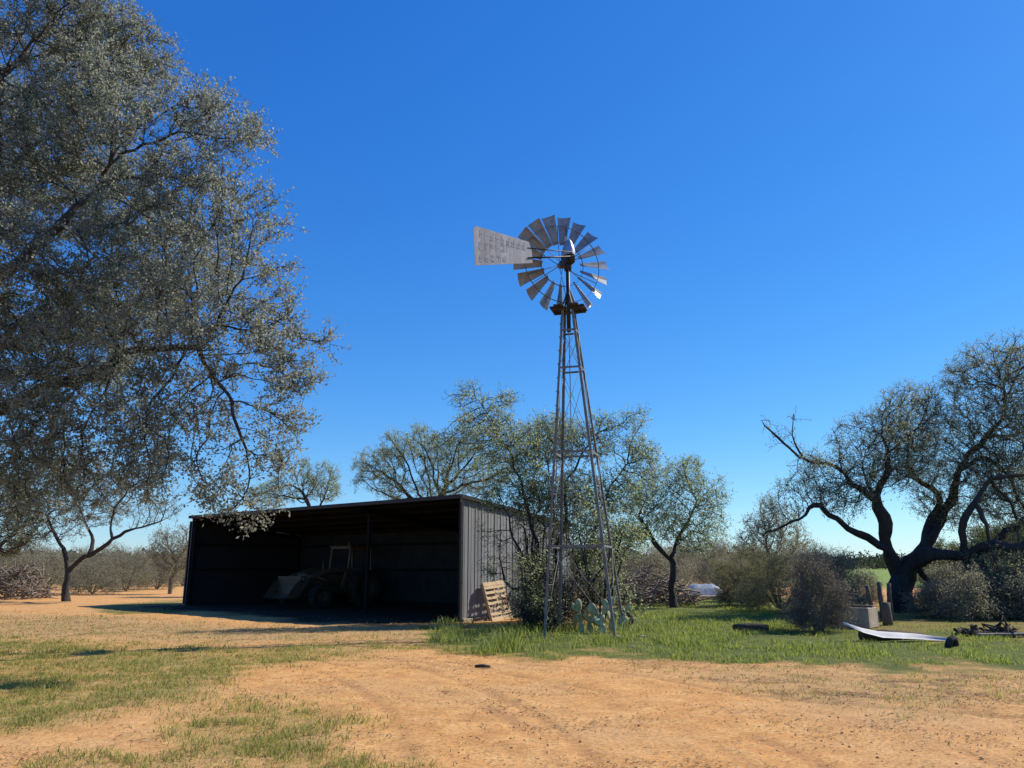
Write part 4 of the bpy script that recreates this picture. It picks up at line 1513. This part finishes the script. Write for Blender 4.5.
vs_ = [(x_, -wdt, z_) for x_, z_ in prof] + [(x_, wdt, z_) for x_, z_ in prof] + [(x_ + .03, -wdt, z_ + .03) for x_, z_ in prof] + [(x_ + .03, wdt, z_ + .03) for x_, z_ in prof]
k5 = len(prof)
fs_ = [(i, i + 1, k5 + i + 1, k5 + i) for i in range(k5 - 1)] + [(2 * k5 + i, 3 * k5 + i, 3 * k5 + i + 1, 2 * k5 + i + 1) for i in range(k5 - 1)]
mb.add(vs_, fs_)
for sy in (-1, 1):
    mb.add([(2.75, wdt * sy, 1.15), (2.7, wdt * sy, .85), (2.75, wdt * sy, .5), (2.95, wdt * sy, .4), (3.4, wdt * sy, .38), (3.05, wdt * sy, .9)], [(0, 1, 2, 3, 4, 5)])
mb.bar((2.75, -wdt, 1.17), (2.75, wdt, 1.17), .08, .08)
mb.build('bucket', M['tractor_paint'], trac)
for sy in (-1, 1):
    mb = MB()
    mb.lathe([(0, .05), (.05, .05), (.085, 0), (.085, -.05), (0, -.05)], 14, 'x', (2.4, .2 * sy, 1.08))
    mb.build('headlight', M['galv'], trac)

# ------------------------------------------------------------------ pallet
pb = S(-.45, 1.35)
pal = thing('wooden_pallet', 'pale wooden pallet leaning against the grey shed side wall', 'pallet', (pb.x, pb.y, 0), math.atan2(AX[1], AX[0]))
tilt = Matrix.Rotation(R(-17), 3, 'Y') @ Matrix.Rotation(0, 3, 'Z')
# pallet local: u along wall (local y), t up; faces -x outward
tm = Matrix.Rotation(R(17), 3, 'Y') @ Matrix.Rotation(R(-4), 3, 'X')


def PLc(xx, yy, zz):
    return tm @ Vector((xx, yy, zz))


zs = [.05, .21, .37, .53, .69, .85, 1.0, 1.11]
for i, z in enumerate(zs):
    mb = MB()
    mb.box(PLc(-.06, 0, z), (.02, .98, .085 if i not in (0, 7) else .12), tm, 0, .004)
    mb.build('deck_board', M['pallet'], pal)
for yy in (-.44, 0, .44):
    mb = MB()
    mb.box(PLc(0, yy, .58), (.095, .045, 1.16), tm, 0, .004)
    mb.build('stringer', M['pallet'], pal)
for z in (.06, .58, 1.1):
    mb = MB()
    mb.box(PLc(.06, 0, z), (.02, .98, .10), tm, 0, .004)
    mb.build('bottom_board', M['pallet'], pal)

# ------------------------------------------------------------------ windmill
u_ = np.array([.265, .964])
v_ = np.array([-.964, .265])
sB = 1.66
cb = np.array([1.73, 19.0])
ct = np.array([1.46, 19.0])
ZT = 8.05
mill = thing('windmill', 'tall galvanised farm windmill with a bladed wheel on a lattice tower', 'windmill', (cb[0], cb[1], 0))
O3 = np.array([cb[0], cb[1], 0])


def legp(i, z):
    sx, sy = ((-1, -1), (1, -1), (1, 1), (-1, 1))[i]
    f = z / ZT
    c_ = cb * (1 - f) + ct * f
    hs_ = (sB * (1 - f) + 0.30 * f) / 2
    q = c_ + u_ * hs_ * sy + v_ * hs_ * (-sx)
    return Vector((q[0] - cb[0], q[1] - cb[1], z))


for i in range(4):
    mb = MB()
    p0, p1 = legp(i, -.1), legp(i, ZT)
    j, k_ = (i + 1) % 4, (i - 1) % 4
    e1 = (legp(j, 0) - legp(i, 0)).normalized()
    e2 = (legp(k_, 0) - legp(i, 0)).normalized()
    wL = .054
    mb.bar(p0 + e1 * wL / 2, p1 + e1 * wL / 2, .009, wL, up=e1)
    mb.bar(p0 + e2 * (wL / 2 + .006), p1 + e2 * (wL / 2 + .006), .009, wL, up=e2)
    mb.build('leg', M['galv_dull'], mill)
levels = [2.05, 4.3, 6.45, 7.45]
for z in levels:
    for i in range(4):
        mb = MB()
        mb.bar(legp(i, z), legp((i + 1) % 4, z), .012, .05)
        mb.build('girt', M['galv_dull'], mill)
lv2 = [0.15] + levels
for a, b in zip(lv2[:-1], lv2[1:]):
    for i in range(4):
        mb = MB()
        mb.tube([legp(i, a), legp((i + 1) % 4, b)], .007, 5)
        mb.tube([legp((i + 1) % 4, a) * .99, legp(i, b) * .99], .007, 5)
        mb.build('brace', M['galv_dull'], mill)
# ladder on the left side
mb = MB()
for z in np.arange(0.8, 7.9, .36):
    a, b = legp(0, z), legp(3, z)
    mb.tube([a + (a - b) * .0 + Vector((-.02, 0, 0)), a * .35 + b * .65 + Vector((-.05, 0, 0))], .011, 5)
mb.tube([legp(0, .7) * .35 + legp(3, .7) * .65 + Vector((-.05, 0, 0)), legp(0, 7.9) * .35 + legp(3, 7.9) * .65 + Vector((-.05, 0, 0))], .014, 5)
mb.build('ladder', M['galv_dull'], mill)
TC = Vector((ct[0] - cb[0], ct[1] - cb[1], 0))
mb = MB()
for q, sgn in ((0, -1), (1, 1)):
    for j in range(3):
        off = sgn * (.13 + j * .13)
        hl = (.42, .40, .26)[j]
        uu = Vector((v_[0], v_[1], 0))
        vv_ = Vector((u_[0], u_[1], 0))
        c_ = TC + Vector((0, 0, ZT + .02)) - uu * off
        mb.bar(c_ - vv_ * hl, c_ + vv_ * hl, .12, .035, bev=.004)
for sgn in (-1, 1):
    uu = Vector((v_[0], v_[1], 0))
    vv_ = Vector((u_[0], u_[1], 0))
    c_ = TC + Vector((0, 0, ZT - .025)) + vv_ * .2 * sgn
    mb.bar(c_ - uu * .42, c_ + uu * .42, .07, .05)
mb.build('platform', M['old_wood_dark'], mill)
HZ = 9.42
mb = MB()
mb.tube([TC + Vector((0, 0, ZT - .6)), TC + Vector((0, 0, HZ - .15))], .055, 10)
for i in range(4):
    mb.bar(legp(i, ZT - .02), TC + Vector((0, 0, ZT + .55)), .03, .03)
mb.build('mast', M['dark_iron'], mill)
mb = MB()
mb.tube([TC + Vector((.03, 0, .1)), TC + Vector((0, 0, ZT + 1))], .012, 6)
mb.build('pump_rod', M['galv_dull'], mill)
yaw = R(20)
wa = Vector((-math.sin(yaw), math.cos(yaw), 0))          # towards the wheel
ws = Vector((math.cos(yaw), math.sin(yaw), 0))
up = Vector((0, 0, 1))
rotm = Matrix((ws, wa, up)).transposed()
gc = TC + Vector((0, 0, HZ))
mb = MB()
mb.box(gc + wa * .02 + up * -.04, (.26, .50, .22), rotm, 0, .04)
mb.tube([gc + wa * .2, gc + wa * .46], [.09, .06], 12)
mb.tube([gc - up * .3, gc - up * .05], [.09, .12], 12)
mb.box(gc - wa * .28 - up * .06, (.16, .12, .14), rotm, 0, .03)
gear = mb.build('gearbox', M['dark_iron'], mill)
mb = MB()
rings = []
for t_, wx_, wy_, dz_ in ((0, .17, .27, .07), (.3, .165, .26, .2), (.6, .12, .19, .36), (.85, .07, .11, .48), (1, .02, .04, .55)):
    rings.append([gc + ws * (wx_ * math.cos(a)) + wa * (wy_ * math.sin(a) - .02 - .06 * t_) + up * dz_ for a in np.linspace(0, 2 * PI, 15)[:-1]])
vs_ = [p for r_ in rings for p in r_]
fs_ = []
for i in range(len(rings) - 1):
    for q in range(14):
        fs_.append((i * 14 + q, i * 14 + (q + 1) % 14, (i + 1) * 14 + (q + 1) % 14, (i + 1) * 14 + q))
fs_.append(tuple(4 * 14 + q for q in range(14)))
mb.add(vs_, fs_, 0, True)
mb.build('hood', M['galv'], gear)
# wheel
wc = gc + wa * .42 + up * .02
RO, RI = 1.37, .56
mb = MB()


def hoop(r_, off, th, nn=54):
    pts_ = [wc + wa * off + ws * (r_ * math.cos(a)) + up * (r_ * math.sin(a)) for a in np.linspace(0, 2 * PI, nn)]
    for a, b in zip(pts_[:-1], pts_[1:]):
        mb.bar(a, b, .035, th, up=(a - wc))


hoop(.62, -.05, .008)
hoop(1.08, -.07, .008)
mb.lathe([(0, -.12), (.07, -.12), (.09, -.05), (.09, .08), (.05, .14), (0, .14)], 14, 'y', wc, rot=rotm)
for q in range(6):
    a0 = 2 * PI * (q + .5) / 6
    for da, off in ((.12, .1), (-.12, -.1)):
        a = a0 + da
        mb.tube([wc + wa * off + ws * (.06 * math.cos(a0)) + up * (.06 * math.sin(a0)), wc - wa * .07 + ws * (1.08 * math.cos(a)) + up * (1.08 * math.sin(a))], .010, 5)
wheel = mb.build('wheel', M['galv_dull'], mill)
NB = 18
for q in range(NB):
    a = 2 * PI * (q + .3) / NB
    rh = ws * math.cos(a) + up * math.sin(a)
    th = -ws * math.sin(a) + up * math.cos(a)
    nr, nc = 4, 5
    vs_ = []
    for side_ in (0, 1):
        for i in range(nr):
            f = i / (nr - 1)
            r_ = RI + (RO - RI) * f
            wch = .17 + (.37 - .17) * f
            be = R(44 - 14 * f)
            cd = th * math.cos(be) + wa * math.sin(be)
            nd_ = cd.cross(rh)
            for j in range(nc):
                s_ = j / (nc - 1) - .5
                vs_.append(wc + rh * r_ + cd * (s_ * wch) + nd_ * ((.25 - s_ * s_) * wch * .42 - .05 * wch + side_ * .003) - wa * .03)
    nn = nr * nc
    fs_ = []
    for i in range(nr - 1):
        for j in range(nc - 1):
            p_ = i * nc + j
            fs_.append((p_, p_ + 1, p_ + nc + 1, p_ + nc))
            fs_.append((nn + p_, nn + p_ + nc, nn + p_ + nc + 1, nn + p_ + 1))
    for j in range(nc - 1):
        for r0 in (0, (nr - 1) * nc):
            fs_.append((r0 + j, nn + r0 + j, nn + r0 + j + 1, r0 + j + 1))
    for i in range(nr - 1):
        for c0 in (0, nc - 1):
            p_ = i * nc + c0
            fs_.append((p_, p_ + nc, nn + p_ + nc, nn + p_))
    mb = MB()
    mb.add(vs_, fs_, 0, False)
    mb.build('blade', M['blade'], wheel)
# vane: swung round beside the wheel, left and towards the viewer
vd = Vector((-.84, -.54, 0)).normalized()
vn = vd.cross(up)
v0 = gc - wa * .30


def VP(s, z, n_=0.0):
    return v0 + vd * s + up * z + vn * n_


def vz(s_, py):
    p_ = VP(s_, 0)
    return float(W(0, py, p_.y + cb[1])[2] - p_.z)


mb = MB()
mb.tube([VP(0, -.02), VP(1.4, vz(1.4, 258))], .022, 6)
mb.tube([VP(0, .1), VP(1.4, vz(1.4, 248))], .014, 6)
arm = mb.build('vane_arm', M['dark_iron'], mill)

outl = [(1.36, vz(1.36, 242)), (1.27, vz(1.27, 252)), (1.25, vz(1.25, 263)), (2.90, vz(2.90, 265.5)), (2.96, vz(2.96, 228.5)), (2.88, vz(2.88, 226))]
mb = MB()
vs_ = [VP(s, z, -.006) for s, z in outl] + [VP(s, z, .006) for s, z in outl]
k6 = len(outl)
mb.add(vs_, [tuple(range(k6)), tuple(range(2 * k6 - 1, k6 - 1, -1))] + [(i, k6 + i, k6 + (i + 1) % k6, (i + 1) % k6) for i in range(k6)])
for s0, y0, s1, y1 in ((1.35, 254, 2.9, 244), (1.7, 262, 1.7, 238), (2.3, 263, 2.3, 233)):
    mb.bar(VP(s0, vz(s0, y0), .02), VP(s1, vz(s1, y1), .02), .02, .035, up=vn)
vane = mb.build('vane', M['vane'], mill)
rng = np.random.default_rng(12)
for (sa_, ya_, sb_, yb_, nlet, hh) in ((2.82, 233, 1.45, 247, 9, .20), (2.82, 246, 1.9, 249, 6, .19), (2.82, 258.5, 2.0, 259, 5, .15)):
    for q in range(nlet):
        f = (q + .5) / nlet
        s_ = sa_ + (sb_ - sa_) * f
        z_ = vz(s_, ya_ + (yb_ - ya_) * f)
        w2 = abs(sb_ - sa_) / nlet * .33
        mb = MB()
        xo = rng.choice([-1, 1]) * w2 * .7
        mb.bar(VP(s_ + xo, z_ - hh / 2, -.0068), VP(s_ + xo * rng.uniform(.5, 1), z_ + hh / 2, -.0068), .0015, .05 * rng.uniform(.4, 1.4), up=vd)
        for zo in ((-.4, .4), (0,), (.4,), (-.4, 0))[rng.integers(4)]:
            mb.bar(VP(s_ - w2 * .8, z_ + zo * hh, -.0082), VP(s_ + w2 * .8, z_ + zo * hh, -.0082), .0015, .05 * rng.uniform(.4, 1.4), up=up)
        mb.build('letter', M['faded_paint'], vane)

# ------------------------------------------------------------------ prickly pear at the tower foot
cpx = W(597, 632, 19.6)
cpx[2] = 0
cac = thing('prickly_pear', 'pale green prickly pear cactus at the foot of the windmill tower', 'cactus', tuple(cpx))
rng = np.random.default_rng(8)


def pad(c_, d_, n_, hl, wd2, th=.022):
    d_ = Vector(d_).normalized()
    n_ = Vector(n_)
    n_ = (n_ - d_ * n_.dot(d_)).normalized()
    s_ = d_.cross(n_)
    mb = MB()
    rows, seg = 7, 10
    vs_ = []
    for i in range(rows):
        t_ = i / (rows - 1)
        ww = math.sin(PI * min(1, max(0.04, .06 + t_ * .90))) ** .6 * wd2 * (0.75 + .35 * t_)
        for q in range(seg):
            a = 2 * PI * q / seg
            vs_.append(Vector(c_) + d_ * (2 * hl * t_) + s_ * (ww * math.cos(a)) + n_ * (th * math.sin(a) * (ww / wd2)))
    fs_ = [(i * seg + q, i * seg + (q + 1) % seg, (i + 1) * seg + (q + 1) % seg, (i + 1) * seg + q) for i in range(rows - 1) for q in range(seg)]
    fs_ += [tuple(range(seg))[::-1], tuple((rows - 1) * seg + q for q in range(seg))]
    mb.add(vs_, fs_, 0, True)
    mb.build('pad', M['cactus'], cac)
    return Vector(c_) + d_ * (2 * hl * .92)


for (ox, oy) in ((-.35, 0), (-.1, .15), (.15, -.1), (.42, .1), (.0, -.25), (.62, 0)):
    p = Vector((ox, oy, -.03))
    lean = Vector((rng.uniform(-.4, .4), rng.uniform(-.3, .3), 1))
    for lev in range(3):
        nrm = Vector((rng.uniform(-1.6, 1.6), -1, rng.uniform(-.2, .4)))
        hl = rng.uniform(.13, .17)
        p2 = pad(p, lean, nrm, hl, rng.uniform(.065, .10))
        if lev > 0 and rng.uniform() < .8:
            pad(p, lean + Vector((rng.choice([-1, 1]) * .9, rng.uniform(-.3, .3), 0)), nrm, hl * .85, .09)
        p = p2
        lean = Vector((rng.uniform(-.7, .7), rng.uniform(-.3, .3), 1))


# ------------------------------------------------------------------ old tyres
def tyre(name, label, p, r_, w_, rot, group=None):
    t_ = thing(name, label, 'tyre', tuple(p))
    mb = MB()
    mb.lathe([(r_ * .58, -w_ * .35), (r_ * .7, -w_ * .5), (r_ * .92, -w_ * .46), (r_, -w_ * .3), (r_, w_ * .3), (r_ * .92, w_ * .46), (r_ * .7, w_ * .5), (r_ * .58, w_ * .35), (r_ * .62, 0), (r_ * .58, -w_ * .35)], 28, 'y', (0, 0, 0), rot=rot)
    for q in range(22):
        a = 2 * PI * q / 22
        rm = rot @ Matrix.Rotation(-a, 3, 'Y')
        mb.box(rm @ Vector((r_ + .004, 0, 0)), (.014, w_ * .6, .03), rm)
    ty = mb.build('tread', M['rubber'], t_)
    return t_


q = gp(952, 648)
tyre('old_tyre', 'black tyre half sunk in the grass at the end of the white sheet', (q[0], q[1], .05), .18, .13, Matrix.Rotation(R(35), 3, 'Z') @ Matrix.Rotation(R(14), 3, 'X'))
q = gp(626, 616)
q[1] = 22.0
q = W(626, 612, 22.0)
tyre('old_tyre', 'dark tyre standing in the grass right of the windmill leg', (q[0], q[1], .19), .21, .13, Matrix.Rotation(R(-40), 3, 'Z') @ Matrix.Rotation(R(8), 3, 'X'))

# ------------------------------------------------------------------ white sheet
sp_ = [W(843, 623, 17.9), W(862, 630, 17.8), W(880, 634, 17.7), W(915, 636, 17.6), W(946, 639, 17.5)]
mb = MB()
wdd = [.04, .10, .13, .11, .07]
top_, bot_ = [], []
vs_ = []
for p, w2 in zip(sp_, wdd):
    p = Vector(p) - Vector(sp_[0])
    vs_ += [p + Vector((.05, w2 * 1.6, .07 * w2 / .2)), p + Vector((0, 0, .03)), p + Vector((0, -w2 * .5, -.02)), p + Vector((-.0, -w2, -.10 * w2 / .2))]
    vs_ += [p + Vector((.05, w2 * 1.6, .07 * w2 / .2 - .012)), p + Vector((0, 0, .018)), p + Vector((0, -w2 * .5 + .005, -.032)), p + Vector((-.0, -w2 + .008, -.108 * w2 / .2))]
fs_ = []
for i in range(4):
    for j in range(3):
        a = i * 8 + j
        fs_.append((a, a + 1, a + 9, a + 8))
        fs_.append((a + 4, a + 12, a + 13, a + 5))
    for j in (0, 3):
        a = i * 8 + j
        fs_.append((a, a + 8, a + 12, a + 4))
for i in (0, 4):
    for j in range(3):
        a = i * 8 + j
        fs_.append((a, a + 4, a + 5, a + 1))
mb.add(vs_, fs_, 0, True)
o = mb.build('metal_sheet', M['white_sheet'])
o.location = tuple(sp_[0])
tag(o, 'long bent white metal sheet lying with its left end raised above the grass', 'metal sheet')
# log carrying it
mb = MB()
lp0, lp1 = Vector((7.75, 18.0, .10)), Vector((9.2, 18.15, .06))
mb.tube([lp0, lp0.lerp(lp1, .4) + Vector((0, .03, .02)), lp1], [.11, .12, .08], 9)
o = mb.build('log', M['log_dark'])
tag(o, 'dark log lying under the white metal sheet', 'log')

# ------------------------------------------------------------------ concrete trough
c0 = W(842, 600, 22.0)
tr = thing('water_trough', 'old rectangular concrete water trough in front of the wooden posts', 'trough', (c0[0], 22.0, 0), R(-40))
mb = MB()
L_, D_, H_, th_ = 1.55, .85, .52, .09
mb.box((0, -D_ / 2 + th_ / 2, H_ / 2), (L_, th_, H_), None, 0, .012)
mb.box((0, D_ / 2 - th_ / 2, H_ / 2), (L_, th_, H_), None, 0, .012)
for sx in (-1, 1):
    mb.box((sx * (L_ / 2 - th_ / 2), 0, H_ / 2), (th_ + .004, D_ - 2 * th_, H_ - .004), None, 0, .012)
mb.box((0, 0, .08), (L_ - 2 * th_, D_ - 2 * th_, .16), None, 0)
mb.build('basin', M['concrete'], tr)
mb = MB()
mb.box((-.05, 0, H_ + .03), (L_ + .1, .22, .05), Matrix.Rotation(R(3), 3, 'Z'), 0, .006)
mb.build('cross_board', M['post_wood'], tr)

# posts
rng = np.random.default_rng(4)
for (px, Y, hgt_, tiltx, lab) in ((872, 23.6, 1.06, -.10, 'leftmost leaning grey wooden post beside the concrete trough'), (881, 23.9, 1.12, .0, 'middle upright grey wooden post of the three behind the trough'),
                                  (889, 24.2, 1.08, .05, 'rightmost grey wooden post standing against the oak trunk'), (885, 22.4, .62, .02, 'short thick wooden post at the right end of the trough')):
    p = W(px, 600, Y)
    mb = MB()
    r_ = .075 if hgt_ > .8 else .14
    pts_ = [(0, 0, -.1), (tiltx * .3 + .01, 0, hgt_ * .35), (tiltx * .7 - .01, 0.01, hgt_ * .7), (tiltx, 0, hgt_)]
    mb.tube(pts_, [r_, r_ * .95, r_ * .9, r_ * .8], 9)
    o = mb.build('wooden_post', M['post_wood'])
    o.location = (p[0], Y, gh(p[0], Y))
    tag(o, lab, 'post', 'old wooden posts by the trough')


# ------------------------------------------------------------------ brush piles, log, planks, stones, stick
def pile(name, label, px, Y, w, h, n, seed, mat, ls=1.0):
    rng = np.random.default_rng(seed)
    p = W(px, 566, Y)
    mb = MB()
    for k_ in range(n):
        a = rng.uniform(0, PI * 2)
        rr2 = rng.uniform(0, 1) ** .6
        c_ = Vector((math.cos(a) * rr2 * w / 2, math.sin(a) * rr2 * w / 3, h * rng.uniform(.03, 1) * (1 - rr2 ** 2 * .8)))
        d_ = Vector((rng.normal(), rng.normal() * .7, rng.normal() * .45)).normalized()
        L2 = rng.uniform(.4, 1.3) * ls
        b_2 = Vector(rng.normal(0, .10, 3))
        r0 = rng.uniform(.012, .045)
        q0, q1 = c_ - d_ * L2 / 2, c_ + d_ * L2 / 2
        q0.z = max(q0.z, .02)
        q1.z = max(q1.z, .02)
        mb.tube([q0, c_ + b_2, q1], [r0, r0 * .8, r0 * .4], 5)
    o = mb.build(name, mat)
    o.location = (p[0], p[1], 0)
    return tag(o, label, 'brush pile')


pile('brush_pile', 'tangled heap of dead branches right of the windmill tower', 645, 34.5, 4.6, 1.5, 420, 1, M['dead_wood'])
pile('brush_pile', 'heap of dead branches at the left edge of the yard', 15, 40, 4.4, 1.7, 380, 2, M['dead_wood'])
pile('brush_pile', 'low heap of dark broken limbs at the right edge of the grass', 985, 19.2, 1.7, .16, 70, 3, M['log_dark'], .5)
mb = MB()
lp = W(752, 634, 20.5)
mb.tube([(-.45, 0, .10), (-.1, .04, .12), (.25, 0, .11), (.42, -.04, .10)], [.10, .12, .11, .09], 10)
o = mb.build('log', M['log_dark'])
o.location = (lp[0], 20.5, -.04)
tag(o, 'short dark log lying in the green meadow', 'log')
mb = MB()
lp = W(1005, 643, 18.6)
mb.box((0, 0, .06), (1.3, .16, .04), Matrix.Rotation(R(8), 3, 'Z'), 0, .006)
o = mb.build('plank', M['dead_wood'])
o.location = (lp[0], 18.6, .02)
tag(o, 'grey plank lying in the grass at the right edge', 'plank')
mb = MB()
lp = gp(483, 667)
mb.tube([(-.13, .02, .03), (0, 0, .04), (.12, -.03, .03)], [.025, .03, .018], 7)
o = mb.build('stick', M['log_dark'])
o.location = tuple(lp)
tag(o, 'short dark stick lying alone on the bare dirt', 'stick')
for (px, py, s_, lab, sd_) in ((618, 639, .11, 'flat pale stone beside the front tower leg', 1), (642, 638, .07, 'small pale stone in the grass right of the tower', 2), (580, 630, .12, 'pale stone left of the cactus', 3), (632, 647, .05, 'smallest stone on the dirt before the tower', 4)):
    rng = np.random.default_rng(sd_)
    mb = MB()
    vs_, rows, seg = [], 6, 9
    for i in range(rows):
        th = PI * i / (rows - 1)
        for q in range(seg):
            a = 2 * PI * q / seg
            k_ = s_ * rng.uniform(.8, 1.15)
            vs_.append((k_ * math.sin(th) * math.cos(a) * 1.3, k_ * math.sin(th) * math.sin(a), k_ * .45 * math.cos(th)))
    mb.add(vs_, [(i * seg + q, (i + 1) * seg + q, (i + 1) * seg + (q + 1) % seg, i * seg + (q + 1) % seg) for i in range(rows - 1) for q in range(seg)], 0, True)
    o = mb.build('stone', M['stone'])
    p = gp(px, py)
    o.location = (p[0], p[1], p[2] + s_ * .2)
    tag(o, lab, 'stone')
# tarp covered stack far behind
p = W(702, 566, 44)
mb = MB()
nu, nv2 = 12, 8
rng = np.random.default_rng(6)
vs_ = []
for i in range(nu + 1):
    for j in range(nv2 + 1):
        a, b = i / nu * 2 - 1, j / nv2 * 2 - 1
        e = max(abs(a), abs(b))
        z = .6 * (1 - max(0, e - .55) / .45) ** .8 if e < 1 else 0
        vs_.append((a * 1.1, b * .8, max(.0, z) + rng.uniform(-.03, .05)))
mb.add(vs_, [(i * (nv2 + 1) + j, (i + 1) * (nv2 + 1) + j, (i + 1) * (nv2 + 1) + j + 1, i * (nv2 + 1) + j + 1) for i in range(nu) for j in range(nv2)], 0, True)
o = mb.build('tarp_cover', M['blue_tarp'])
o.location = (p[0], 44, 0)
tag(o, 'faded blue tarp over a low heap far behind the airy tree', 'tarp')
p = W(712, 603, 39.5)
lum = thing('lumber_stack', 'low stack of pale boards on the ground before the blue tarp', 'lumber', (p[0], 39.5, 0), R(6))
for k_ in range(5):
    mb = MB()
    mb.box((rng.uniform(-.1, .1), (k_ % 3 - 1) * .24, .05 + .09 * (k_ // 3)), (1.9, .2, .08), None, 0, .006)
    mb.build('board', M['lumber'], lum)
